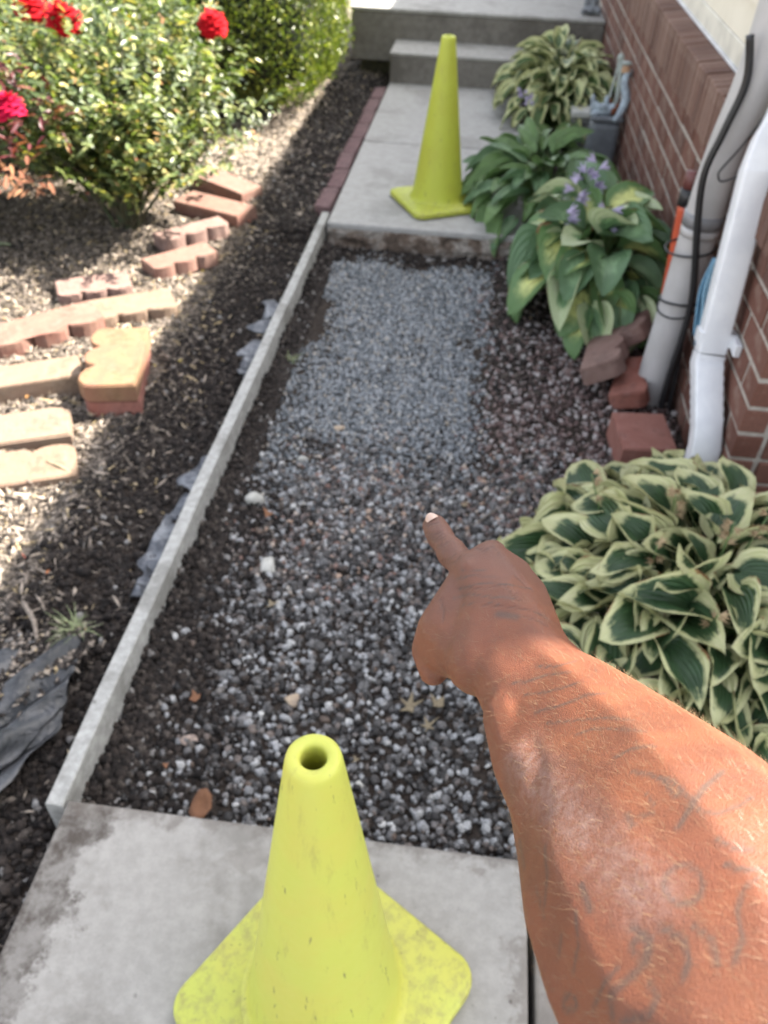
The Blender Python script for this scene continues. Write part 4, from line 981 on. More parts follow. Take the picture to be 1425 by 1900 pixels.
def hedge(name, label, c, half, n, mat, seed, size, cat='shrub', bumps=7):
    root = empty(name, (c[0], c[1], 0)); tag(root, label, cat)
    g_ = np.random.default_rng(seed)
    # rounded box shell: sample superellipsoid surface with depth jitter
    d = g_.normal(size=(n, 3)); d /= np.linalg.norm(d, axis=1)[:, None]
    pw = 4.; rr = (np.abs(d[:, 0]/half[0])**pw+np.abs(d[:, 1]/half[1])**pw+np.abs(d[:, 2]/half[2])**pw)**(-1/pw)
    ln = rr*(1-np.abs(g_.normal(0, .055, n)))
    ln *= 1+.07*(np.sin(d[:, 0]*bumps+seed)*np.sin(d[:, 1]*bumps*1.3)*np.sin(d[:, 2]*bumps*.9+1)+.5*np.sin(d[:, 1]*bumps*2.7)*np.sin(d[:, 2]*bumps*3.1+2))
    P = d*ln[:, None]+np.array([0, 0, c[2]])
    P += g_.normal(0, .012, P.shape)
    k = P[:, 2] > .05; P, d = P[k], d[k]
    Nn = d+g_.normal(0, .55, d.shape)
    foliage('foliage', P, Nn, size, mat, root, .7)
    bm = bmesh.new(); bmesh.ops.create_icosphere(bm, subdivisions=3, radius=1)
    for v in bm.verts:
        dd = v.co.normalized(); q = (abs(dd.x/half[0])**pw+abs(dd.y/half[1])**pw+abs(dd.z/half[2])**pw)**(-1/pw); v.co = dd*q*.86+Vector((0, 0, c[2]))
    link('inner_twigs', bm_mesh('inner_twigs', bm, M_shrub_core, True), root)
    for k in range(6): link('trunk', tube('trunk', [(g_.uniform(-.15, .15), g_.uniform(-.15, .15), -.08), (g_.uniform(-.2, .2), g_.uniform(-.2, .2), .4)], .012, M_stem, 6, 2), root)
    return root
hedge('boxwood_hedge', 'dense clipped boxwood shrub left of the concrete steps', (-1.52, 5.70, .62), (.57, .78, .64), 42000, M_box_leaf, 3, (.010, .017))
hedge('boxwood_hedge', 'clipped green shrub behind the rose bushes', (-2.75, 6.1, .62), (.62, .7, .62), 15000, M_box_leaf, 4, (.012, .019))
hedge('boxwood_hedge', 'low green shrub against the far left background', (-4.1, 5.6, .5), (.7, .8, .55), 12000, M_box_leaf, 5, (.012, .02))
# plant tip poking in at the left edge
lp = empty('strap_leaf_plant', (-2.06, 3.13, -.05)); tag(lp, 'single light green leaf sticking in at the left edge by the bush shadow', 'plant')
o = link('leaf', leaf_mesh(.14, .05, .4, .3, .02, 5, M_hosta_white), lp); o.rotation_euler = (R(35), 0, R(-100))

# ------------------------------------------------------------------ pot, ornaments by the wall
def blob(name, parts, mat, vox=.006, loc=(0, 0, 0)):
    bm = bmesh.new()
    for (p, r_) in parts:
        m_ = Matrix.Translation(p) @ Matrix.Diagonal((*r_, 1)) if isinstance(r_, tuple) else Matrix.Translation(p) @ Matrix.Scale(r_, 4)
        bmesh.ops.create_icosphere(bm, subdivisions=2, radius=1, matrix=m_)
    return remesh(name, bm, mat, vox, 3)
def remesh(name, bm, mat, vox, smooth_it):
    me = bpy.data.meshes.new(name); bm.to_mesh(me); bm.free(); o = bpy.data.objects.new('tmp', me); COL.objects.link(o)
    md = o.modifiers.new('r', 'REMESH'); md.mode = 'VOXEL'; md.voxel_size = vox; md.use_smooth_shade = True
    if smooth_it: s_ = o.modifiers.new('s', 'SMOOTH'); s_.factor = .5; s_.iterations = smooth_it
    dg = bpy.context.evaluated_depsgraph_get(); dg.update(); ev = o.evaluated_get(dg); out = bpy.data.meshes.new_from_object(ev); out.name = name
    bpy.data.objects.remove(o); bpy.data.meshes.remove(me); out.materials.clear(); out.materials.append(mat)
    out.polygons.foreach_set('use_smooth', np.ones(len(out.polygons), bool)); return out
um = empty('utility_meter', (.665, 4.82, -.08)); tag(um, 'dark grey utility meter with pale blue fittings and pipes against the brick wall', 'utility meter')
def up_(name, me, loc=(0, 0, 0)): return link(name, me, um, loc)
up_('meter_body', box_mesh('meter_body', -.085, .075, -.07, .07, .0, .27, M_pot, .03, 3)); up_('rim', box_mesh('rim', -.092, .08, -.077, .075, .2705, .297, M_pot, .012, 3))
up_('fitting', blob('fitting', [((0, 0, .03), (.05, .035, .03)), ((-.05, 0, .05), (.025, .02, .03)), ((-.065, .0, .085), (.014, .013, .026)), ((.045, .01, .045), (.02, .02, .025)), ((-.01, -.02, .055), (.03, .02, .02)), ((.01, .02, .075), (.015, .015, .03)), ((-.045, -.03, .02), (.025, .02, .014))], M_pale_blue, .005), (-.03, -.02, .285))
up_('riser_pipe', tube('riser_pipe', [(-.03, 0, 0), (-.015, .0, .15), (0, .02, .30)], [.007, .007, .006], M_pale_green, 10), (.025, .11, .23))
up_('riser_pipe', tube('riser_pipe', [(.025, 0, 0), (.022, .0, .15), (.01, .02, .30)], [.012, .014, .012], M_pale_green, 10), (.025, .11, .23))
up_('pipe_cap', blob('pipe_cap', [((.003, .02, .31), (.02, .015, .024)), ((.003, .02, .28), (.014, .013, .02))], M_pale_green, .004), (.025, .11, .23))
up_('rusty_nut', blob('rusty_nut', [((0, 0, 0), (.028, .02, .022)), ((.02, .01, .02), (.015, .015, .02)), ((-.02, .05, .03), (.02, .015, .02))], M_rust, .004), (.02, -.02, .315))
up_('bent_pipe', tube('bent_pipe', [(.035, .03, .10), (.012, .0, .115), (.0, -.03, .07), (.02, -.06, .0), (.0, -.09, -.06), (-.025, -.11, -.10)], [.014, .017, .02, .023, .019, .014], M_pale_blue, 14), (.055, .03, .38))
up_('regulator_cap', blob('regulator_cap', [((0, 0, .12), (.028, .025, .012)), ((-.004, 0, .135), (.022, .02, .010))], M_tan, .004), (.055, .03, .38))
up_('regulator_cap', blob('regulator_cap', [((-.002, .01, .155), (.028, .022, .012))], M_pale_green, .004), (.055, .03, .38))
sb = empty('stone_block', (.56, 5.12, -.08)); tag(sb, 'squat grey block with a whitish top left of the utility meter', 'block')
link('block_body', box_mesh('block_body', -.06, .06, -.07, .07, 0, .20, M_block, .01), sb); link('block_cap', box_mesh('block_cap', -.065, .06, -.075, .07, .2005, .24, M_block_top, .012), sb)
tag(link('garden_ornament', blob('garden_ornament', [((0, 0, .03), (.06, .045, .03)), ((.02, 0, .09), (.03, .03, .07)), ((-.03, .01, .07), (.025, .02, .05)), ((.05, -.03, .03), (.025, .03, .025)), ((-.05, -.03, .025), (.02, .03, .02))], simple('dull_blue_grey', (.22, .23, .25), .8, (.13, .14, .15), 30, .5), .006), None, (.66, 6.62, .37)), 'grey figurine on the landing against the wall, cut by the top edge', 'ornament')

# ------------------------------------------------------------------ person: the arm that points
#ARM_BEGIN
def capsule(bm, sph):
    """convex hull of spheres [(centre, radius)...]"""
    b2 = bmesh.new()
    for c, r_ in sph: bmesh.ops.create_icosphere(b2, subdivisions=2, radius=r_, matrix=Matrix.Translation(c))
    res = bmesh.ops.convex_hull(b2, input=b2.verts[:]); 
    bmesh.ops.delete(b2, geom=[g_ for g_ in res['geom_interior'] if isinstance(g_, bmesh.types.BMVert)], context='VERTS')
    t = bpy.data.meshes.new('t'); b2.to_mesh(t); b2.free(); bm.from_mesh(t); bpy.data.meshes.remove(t)
#ARM_DATA
ARM = [[((0.0595, 0.3234, 1.089), 0.0225), ((0.0443, 0.3178, 1.0823), 0.0225), ((0.065, 0.3056, 1.0906), 0.0243), ((0.0511, 0.2989, 1.0832), 0.0243)],
 [((0.065, 0.3056, 1.0906), 0.0243), ((0.0511, 0.2989, 1.0832), 0.0243), ((0.0741, 0.2872, 1.0939), 0.0273), ((0.0621, 0.2783, 1.0852), 0.0273)],
 [((0.0741, 0.2872, 1.0939), 0.0273), ((0.0621, 0.2783, 1.0852), 0.0273), ((0.0861, 0.2693, 1.0997), 0.0322), ((0.0736, 0.2599, 1.0904), 0.0322)],
 [((0.0861, 0.2693, 1.0997), 0.0322), ((0.0736, 0.2599, 1.0904), 0.0322), ((0.095, 0.2453, 1.1099), 0.038), ((0.0807, 0.2367, 1.1008), 0.038)],
 [((0.095, 0.2453, 1.1099), 0.038), ((0.0807, 0.2367, 1.1008), 0.038), ((0.104, 0.2216, 1.1201), 0.0429), ((0.0877, 0.2121, 1.1099), 0.0429)],
 [((0.104, 0.2216, 1.1201), 0.0429), ((0.0877, 0.2121, 1.1099), 0.0429), ((0.1114, 0.1914, 1.1386), 0.0472), ((0.0928, 0.1818, 1.1277), 0.0472)],
 [((0.1114, 0.1914, 1.1386), 0.0472), ((0.0928, 0.1818, 1.1277), 0.0472), ((0.1182, 0.1638, 1.1527), 0.0504), ((0.0965, 0.1538, 1.1405), 0.0504)],
 [((0.1182, 0.1638, 1.1527), 0.0504), ((0.0965, 0.1538, 1.1405), 0.0504), ((0.1249, 0.1359, 1.1657), 0.0505), ((0.1021, 0.1249, 1.1528), 0.0505)],
 [((0.1249, 0.1359, 1.1657), 0.0505), ((0.1021, 0.1249, 1.1528), 0.0505), ((0.1316, 0.1112, 1.1748), 0.049), ((0.1095, 0.1005, 1.1622), 0.049)],
 [((0.1316, 0.1112, 1.1748), 0.049), ((0.1095, 0.1005, 1.1622), 0.049), ((0.1398, 0.0857, 1.1752), 0.0439), ((0.1222, 0.0774, 1.1652), 0.0439)],
 [((0.1398, 0.0857, 1.1752), 0.0439), ((0.1222, 0.0774, 1.1652), 0.0439), ((0.161, 0.0615, 1.1702), 0.05)],
 [((0.161, 0.0615, 1.1702), 0.05), ((0.2755, -0.0692, 1.2501), 0.056)],
 [((0.2755, -0.0692, 1.2501), 0.056), ((0.42, -0.22, 1.33), 0.066)],
 [((0.0501, 0.2698, 1.0889), 0.017), ((0.0579, 0.232, 1.103), 0.02)],
 [((0.0579, 0.232, 1.103), 0.02), ((0.0671, 0.196, 1.1279), 0.023)],
 [((0.0671, 0.196, 1.1279), 0.023), ((0.0786, 0.1672, 1.144), 0.026)],
 [((0.0786, 0.1672, 1.144), 0.026), ((0.0889, 0.1347, 1.1592), 0.028)],
 [((0.0889, 0.1347, 1.1592), 0.028), ((0.0965, 0.1034, 1.1714), 0.028)],
 [((0.0317, 0.3131, 1.0794), 0.0215), ((0.0608, 0.328, 1.09), 0.0205), ((0.035, 0.3517, 1.0847), 0.018), ((0.058, 0.3527, 1.0833), 0.017)],
 [((0.035, 0.3517, 1.0847), 0.017), ((0.058, 0.3527, 1.0833), 0.016), ((0.0222, 0.3798, 1.0875), 0.0125), ((0.0344, 0.392, 1.0894), 0.0128)],
 [((0.0352, 0.3538, 1.0825), 0.016), ((0.058, 0.3527, 1.0833), 0.017), ((0.0344, 0.392, 1.0894), 0.0128), ((0.0502, 0.3924, 1.079), 0.0125)],
 [((0.0445, 0.3531, 1.0898), 0.016), ((0.058, 0.3527, 1.0833), 0.017), ((0.0502, 0.3924, 1.079), 0.0125), ((0.0641, 0.3807, 1.0719), 0.012)],
 [((0.0608, 0.328, 1.09), 0.0205), ((0.0643, 0.3559, 1.0666), 0.0175), ((0.0641, 0.3807, 1.0719), 0.012)],
 [((0.0367, 0.363, 1.0671), 0.022), ((0.0604, 0.3681, 1.0627), 0.021), ((0.0421, 0.3334, 1.0708), 0.022)],
 [((0.0222, 0.3798, 1.0875), 0.0125), ((0.0152, 0.3939, 1.0815), 0.0098)],
 [((0.0152, 0.3939, 1.0815), 0.0098), ((0.0093, 0.4062, 1.0779), 0.0113)],
 [((0.0093, 0.4062, 1.0779), 0.0113), ((0.0047, 0.4169, 1.0753), 0.0091)],
 [((0.0047, 0.4169, 1.0753), 0.0091), ((0.0004, 0.4258, 1.0737), 0.0103)],
 [((0.0004, 0.4258, 1.0737), 0.0103), ((-0.0047, 0.4393, 1.0713), 0.0094)],
 [((0.0219, 0.3759, 1.0914), 0.01), ((0.0222, 0.3797, 1.0876), 0.01)],
 [((0.0219, 0.3759, 1.0914), 0.006), ((0.0345, 0.3254, 1.0944), 0.004)],
 [((0.0341, 0.3881, 1.0932), 0.01), ((0.0344, 0.3919, 1.0895), 0.01)],
 [((0.0341, 0.3881, 1.0932), 0.006), ((0.0424, 0.3275, 1.0959), 0.004)],
 [((0.0497, 0.3885, 1.0829), 0.01), ((0.0502, 0.3923, 1.0792), 0.01)],
 [((0.0497, 0.3885, 1.0829), 0.006), ((0.0487, 0.3293, 1.0973), 0.004)],
 [((0.0635, 0.3769, 1.0759), 0.01), ((0.0641, 0.3806, 1.072), 0.01)],
 [((0.0635, 0.3769, 1.0759), 0.006), ((0.0558, 0.3302, 1.0975), 0.004)],
 [((0.0344, 0.392, 1.0894), 0.0128), ((0.0384, 0.422, 1.0654), 0.0112)],
 [((0.0384, 0.422, 1.0654), 0.0112), ((0.0344, 0.418, 1.0354), 0.0104)],
 [((0.0344, 0.418, 1.0354), 0.0104), ((0.0324, 0.398, 1.0314), 0.0095)],
 [((0.0502, 0.3924, 1.079), 0.0125), ((0.0582, 0.4184, 1.053), 0.0108)],
 [((0.0582, 0.4184, 1.053), 0.0108), ((0.0562, 0.4084, 1.026), 0.01)],
 [((0.0562, 0.4084, 1.026), 0.01), ((0.0542, 0.3884, 1.028), 0.0092)],
 [((0.0641, 0.3807, 1.0719), 0.012), ((0.0721, 0.3967, 1.0479), 0.0096)],
 [((0.0721, 0.3967, 1.0479), 0.0096), ((0.0701, 0.3867, 1.0259), 0.0089)],
 [((0.0701, 0.3867, 1.0259), 0.0089), ((0.0681, 0.3707, 1.0279), 0.0082)],
 [((0.026, 0.3216, 1.0744), 0.019), ((0.0082, 0.3426, 1.0698), 0.0175), ((0.027, 0.3575, 1.077), 0.017)],
 [((0.027, 0.3575, 1.077), 0.015), ((0.0082, 0.3426, 1.0698), 0.0175), ((0.018, 0.3771, 1.0804), 0.011)],
 [((0.0082, 0.3426, 1.0698), 0.0175), ((0.0009, 0.3387, 1.0541), 0.0125)],
 [((0.0009, 0.3387, 1.0541), 0.0125), ((0.0048, 0.3259, 1.0483), 0.0098)],
 [((0.026, 0.3216, 1.0744), 0.019), ((0.0082, 0.3426, 1.0698), 0.0175), ((0.0009, 0.3387, 1.0541), 0.0125)],
 [((0.026, 0.3216, 1.0744), 0.019), ((0.0196, 0.3281, 1.0598), 0.012), ((0.0009, 0.3387, 1.0541), 0.0125)]]
def build_arm():
    bm = bmesh.new()
    for grp in ARM: capsule(bm, [(Vector(p), r_) for p, r_ in grp])
    return remesh('body', bm, M_skin, .0019, 9)
#ARM_END
b = MB('skin'); co = b.co(); ink = b.n('Attribute', attribute_name='ink').outputs['Fac']; nailA = b.n('Attribute', attribute_name='nail').outputs['Fac']; palmA = b.n('Attribute', attribute_name='back').outputs['Fac']
n1 = b.noise(38, 5, co, .6); n2 = b.noise(420, 3, co, .6); n3 = b.noise(12, 4, co)
c = b.mix(b.rampf(n1, .35, .68), (.138, .042, .0150), (.102, .031, .0125))
c = b.mix(b.math('MULTIPLY', b.rampf(n3, .45, .65), .35), c, (.17, .046, .018))
c = b.mix(b.math('MULTIPLY', palmA, .6), c, (.088, .042, .031))
wobb = b.math('MULTIPLY', ink, b.math('ADD', b.math('MULTIPLY', b.noise(55, 4, co), 1.2), .45), clamp=True)
c = b.mix(b.math('MULTIPLY', wobb, .68), c, (.050, .036, .027))
c = b.mix(b.math('MULTIPLY', b.rampf(n2, .5, .75), .25), c, (.08, .032, .02))
creA = b.n('Attribute', attribute_name='crease').outputs['Fac']
sheenA = b.n('Attribute', attribute_name='dust').outputs['Fac']  # 'dust' holds the forearm's painted highlight
c = b.mix(b.math('MULTIPLY', sheenA, b.math('MULTIPLY', b.rampf(b.noise(200, 6, co, .85), .30, .72), .5)), c, (.30, .22, .20))  # pale dusty sheen: the forearm's highlight painted into the skin colour
c = b.mix(b.math('MULTIPLY', creA, .4), c, (.04, .018, .012))
b.base(c, b.math('SUBTRACT', .56, b.math('MULTIPLY', nailA, .2)), .5)
vo = b.n('TexVoronoi', i_Scale=900.0, feature='DISTANCE_TO_EDGE'); b.put(vo.inputs['Vector'], co)
b.bump(b.math('ADD', b.math('MULTIPLY', b.rampf(vo.outputs[0], 0, .25), .5), b.math('ADD', b.math('MULTIPLY', n2, .5), b.math('MULTIPLY_ADD', creA, -2.2, b.math('MULTIPLY', b.noise(90, 4, co), .9)))), .28, .0011)
b.b.inputs['Subsurface Weight'].default_value = .12; b.b.inputs['Subsurface Radius'].default_value = (.012, .004, .002); b.b.inputs['Subsurface Scale'].default_value = .6
M_skin = b.m
arm_me = build_arm()
AV = np.empty(len(arm_me.vertices)*3, np.float32); arm_me.vertices.foreach_get('co', AV); AV = AV.reshape(-1, 3)
#INK_DATA
INK = [(0.00092, [(0.0136, 0.3689, 1.0914), (0.0188, 0.3659, 1.0966), (0.0239, 0.3653, 1.0994), (0.031, 0.3644, 1.1012), (0.0381, 0.3647, 1.1016)]),
 (0.00076, [(0.0159, 0.3605, 1.0913), (0.021, 0.3583, 1.0963), (0.026, 0.3577, 1.0994), (0.0312, 0.3586, 1.101), (0.0364, 0.3575, 1.1024), (0.0415, 0.3559, 1.1043), (0.0467, 0.356, 1.1043), (0.0532, 0.3577, 1.1019), (0.0599, 0.36, 1.0989)]),
 (0.00105, [(0.0129, 0.3535, 1.0891), (0.018, 0.3537, 1.0917), (0.023, 0.3515, 1.0969), (0.0289, 0.3477, 1.1005), (0.0349, 0.3456, 1.1025), (0.0416, 0.3442, 1.1045), (0.0484, 0.3438, 1.1054)]),
 (0.00287, [(0.0401, 0.3311, 1.1039), (0.045, 0.3291, 1.1058), (0.0497, 0.3266, 1.1082)]),
 (0.00071, [(0.0613, 0.3305, 1.1095), (0.0697, 0.3264, 1.108)]),
 (0.00074, [(0.0184, 0.3449, 1.0927), (0.0249, 0.3422, 1.0985), (0.0316, 0.3421, 1.1014), (0.04, 0.3391, 1.1041)]),
 (0.00077, [(0.0166, 0.3712, 1.0974), (0.0237, 0.3699, 1.0998), (0.0308, 0.3696, 1.1012)]),
 (0.00103, [(0.0482, 0.2782, 1.1077), (0.0524, 0.2773, 1.1109), (0.0565, 0.2763, 1.1144), (0.0605, 0.2762, 1.1177), (0.0645, 0.2761, 1.1211), (0.0695, 0.2735, 1.1267), (0.0743, 0.2712, 1.1318)]),
 (0.00099, [(0.0535, 0.2674, 1.1132), (0.0585, 0.2643, 1.1197), (0.0633, 0.2613, 1.126), (0.0673, 0.2603, 1.1305), (0.0714, 0.2597, 1.1345), (0.0754, 0.2593, 1.1382)]),
 (0.00118, [(0.0573, 0.2486, 1.1254), (0.0621, 0.2471, 1.131), (0.0668, 0.2459, 1.1361), (0.0708, 0.2463, 1.1394), (0.0748, 0.2468, 1.1427), (0.0788, 0.2473, 1.1459), (0.0822, 0.2461, 1.1487), (0.086, 0.2462, 1.1499)]),
 (0.00089, [(0.0613, 0.2366, 1.1341), (0.065, 0.2346, 1.1386), (0.0687, 0.2328, 1.1428), (0.0723, 0.2311, 1.1468), (0.0755, 0.2294, 1.1505), (0.0785, 0.2276, 1.1543), (0.0815, 0.2259, 1.1581), (0.0844, 0.2242, 1.1617), (0.0879, 0.2204, 1.1668), (0.0918, 0.2179, 1.1702)]),
 (0.00084, [(0.0707, 0.2197, 1.152), (0.074, 0.2197, 1.155), (0.0772, 0.2197, 1.1579), (0.0803, 0.2172, 1.1623), (0.0834, 0.2149, 1.1664), (0.0864, 0.2126, 1.1704), (0.089, 0.2101, 1.174), (0.0916, 0.2081, 1.177), (0.0946, 0.2068, 1.1788)]),
 (0.00099, [(0.0812, 0.1946, 1.1759), (0.0843, 0.1957, 1.1779), (0.0874, 0.1969, 1.1799), (0.0911, 0.196, 1.1832), (0.0951, 0.1958, 1.1854)]),
 (0.00091, [(0.0791, 0.2841, 1.1257), (0.0743, 0.2809, 1.1265), (0.07, 0.2795, 1.1251), (0.0648, 0.2823, 1.1205), (0.0595, 0.2851, 1.1159)]),
 (0.0011, [(0.0849, 0.1834, 1.1845), (0.0873, 0.1814, 1.1873), (0.0897, 0.1795, 1.19), (0.0918, 0.1763, 1.193), (0.0939, 0.1733, 1.1954), (0.0952, 0.166, 1.1985), (0.0978, 0.168, 1.1996), (0.0959, 0.1742, 1.1965), (0.0928, 0.1767, 1.1935)]),
 (0.00122, [(0.0934, 0.1521, 1.2014), (0.0954, 0.155, 1.2019), (0.0973, 0.1578, 1.2025), (0.0993, 0.1608, 1.2029), (0.1027, 0.1653, 1.2025), (0.1066, 0.1709, 1.2007), (0.1108, 0.1751, 1.1994), (0.1151, 0.1794, 1.1981)]),
 (0.00103, [(0.0982, 0.1679, 1.1999), (0.0992, 0.1644, 1.2016), (0.1002, 0.161, 1.2033), (0.1012, 0.1577, 1.205), (0.1036, 0.1568, 1.2062), (0.1062, 0.1563, 1.207), (0.1107, 0.1587, 1.2065), (0.1152, 0.1612, 1.2061), (0.1206, 0.166, 1.2048)]),
 (0.00142, [(0.0797, 0.1624, 1.1887), (0.0806, 0.1569, 1.191)]),
 (0.00123, [(0.0837, 0.1599, 1.1923), (0.0873, 0.1602, 1.1947)]),
 (0.00072, [(0.0871, 0.1698, 1.1917), (0.0883, 0.1639, 1.1943)]),
 (0.00111, [(0.0968, 0.1301, 1.2073), (0.0952, 0.1263, 1.2067), (0.0922, 0.1243, 1.205), (0.0889, 0.1248, 1.2029), (0.0866, 0.1276, 1.2011), (0.0861, 0.1317, 1.2003), (0.0877, 0.1356, 1.2009), (0.0909, 0.1377, 1.2026), (0.0943, 0.1371, 1.2048), (0.0965, 0.1342, 1.2065), (0.0968, 0.1301, 1.2073)]),
 (0.00112, [(0.1035, 0.1453, 1.2094), (0.1056, 0.1435, 1.2107), (0.1077, 0.1418, 1.2117), (0.1101, 0.1413, 1.2124), (0.1126, 0.1409, 1.2129)]),
 (0.00109, [(0.104, 0.1359, 1.211), (0.1064, 0.1345, 1.2127), (0.1089, 0.1332, 1.214), (0.1115, 0.1338, 1.2146), (0.1142, 0.1345, 1.2149)]),
 (0.00104, [(0.1065, 0.1258, 1.2138), (0.1053, 0.1232, 1.2133), (0.1041, 0.1207, 1.2127), (0.1041, 0.1178, 1.2127), (0.1041, 0.115, 1.2127), (0.1041, 0.1122, 1.2127), (0.1025, 0.1091, 1.2118), (0.1009, 0.106, 1.2109)]),
 (0.00077, [(0.1124, 0.1313, 1.2154), (0.1099, 0.1292, 1.2152), (0.1076, 0.1275, 1.2143)]),
 (0.00129, [(0.0532, 0.1582, 1.1632), (0.0533, 0.1537, 1.1645), (0.0535, 0.15, 1.1647), (0.0537, 0.1464, 1.1647), (0.0536, 0.1435, 1.163), (0.0534, 0.1406, 1.1613), (0.0533, 0.1378, 1.1597)]),
 (0.00153, [(0.0631, 0.1376, 1.18), (0.0636, 0.134, 1.1814), (0.0642, 0.1306, 1.1826), (0.0647, 0.1274, 1.1837)]),
 (0.00102, [(0.0571, 0.123, 1.1703), (0.0569, 0.1204, 1.1683), (0.0567, 0.1179, 1.1662)]),
 (0.00083, [(0.0606, 0.1284, 1.1798), (0.0606, 0.1253, 1.1802), (0.0607, 0.1225, 1.1803), (0.0608, 0.1198, 1.18), (0.0611, 0.1173, 1.1794), (0.0607, 0.1151, 1.1771), (0.0604, 0.1129, 1.1746), (0.0601, 0.1107, 1.1721)]),
 (0.00073, [(0.0512, 0.1466, 1.1537), (0.0519, 0.1419, 1.1554), (0.0526, 0.1375, 1.1569), (0.0533, 0.1332, 1.1584)]),
 (0.00153, [(0.0761, 0.1193, 1.1935), (0.0782, 0.1171, 1.1953), (0.0802, 0.1149, 1.1971), (0.0795, 0.1116, 1.1967), (0.0787, 0.1082, 1.1962), (0.0768, 0.1065, 1.1948), (0.0749, 0.1048, 1.1933), (0.073, 0.1032, 1.1919), (0.0706, 0.1014, 1.19), (0.0683, 0.0999, 1.1876), (0.0687, 0.0969, 1.1868), (0.0691, 0.0941, 1.1858)]),
 (0.00108, [(0.0802, 0.1123, 1.1972), (0.0795, 0.1107, 1.1968), (0.0782, 0.1098, 1.1957), (0.0766, 0.1101, 1.1945), (0.0755, 0.1113, 1.1935), (0.0752, 0.1132, 1.1931), (0.0758, 0.1148, 1.1935), (0.0772, 0.1157, 1.1946), (0.0788, 0.1154, 1.1959), (0.0799, 0.1141, 1.1969), (0.0802, 0.1123, 1.1972)]),
 (0.0012, [(0.0836, 0.1179, 1.1996), (0.0862, 0.1157, 1.2019), (0.0889, 0.1135, 1.2039), (0.0892, 0.1101, 1.2041), (0.0895, 0.1068, 1.2043), (0.0885, 0.1045, 1.2036), (0.0874, 0.1022, 1.2029)]),
 (0.00118, [(0.0711, 0.0928, 1.1882), (0.0734, 0.0929, 1.1907), (0.0757, 0.093, 1.1932), (0.078, 0.0931, 1.1954), (0.0793, 0.0956, 1.1967), (0.0806, 0.0982, 1.1977), (0.0788, 0.1016, 1.1963)]),
 (0.00098, [(0.0616, 0.102, 1.1701), (0.0613, 0.1011, 1.1687), (0.0605, 0.1009, 1.1663), (0.0595, 0.1016, 1.1636), (0.0586, 0.1028, 1.1619), (0.0582, 0.1042, 1.1617), (0.0585, 0.1051, 1.1631), (0.0593, 0.1052, 1.1657), (0.0603, 0.1045, 1.1683), (0.0612, 0.1033, 1.17), (0.0616, 0.102, 1.1701)]),
 (0.00093, [(0.0649, 0.0984, 1.1776), (0.0656, 0.1, 1.1808), (0.0662, 0.1016, 1.1839), (0.0671, 0.1034, 1.1864), (0.069, 0.1054, 1.1886), (0.0711, 0.1077, 1.1902)]),
 (0.00102, [(0.048, 0.1778, 1.1296), (0.0483, 0.1717, 1.1335), (0.0485, 0.1657, 1.1373), (0.0487, 0.1601, 1.1407)]),
 (0.00104, [(0.0923, 0.1166, 1.2059), (0.0943, 0.1147, 1.2071), (0.0962, 0.1129, 1.2082), (0.0963, 0.1101, 1.2082), (0.0964, 0.1074, 1.2083), (0.0964, 0.1047, 1.2083)])]
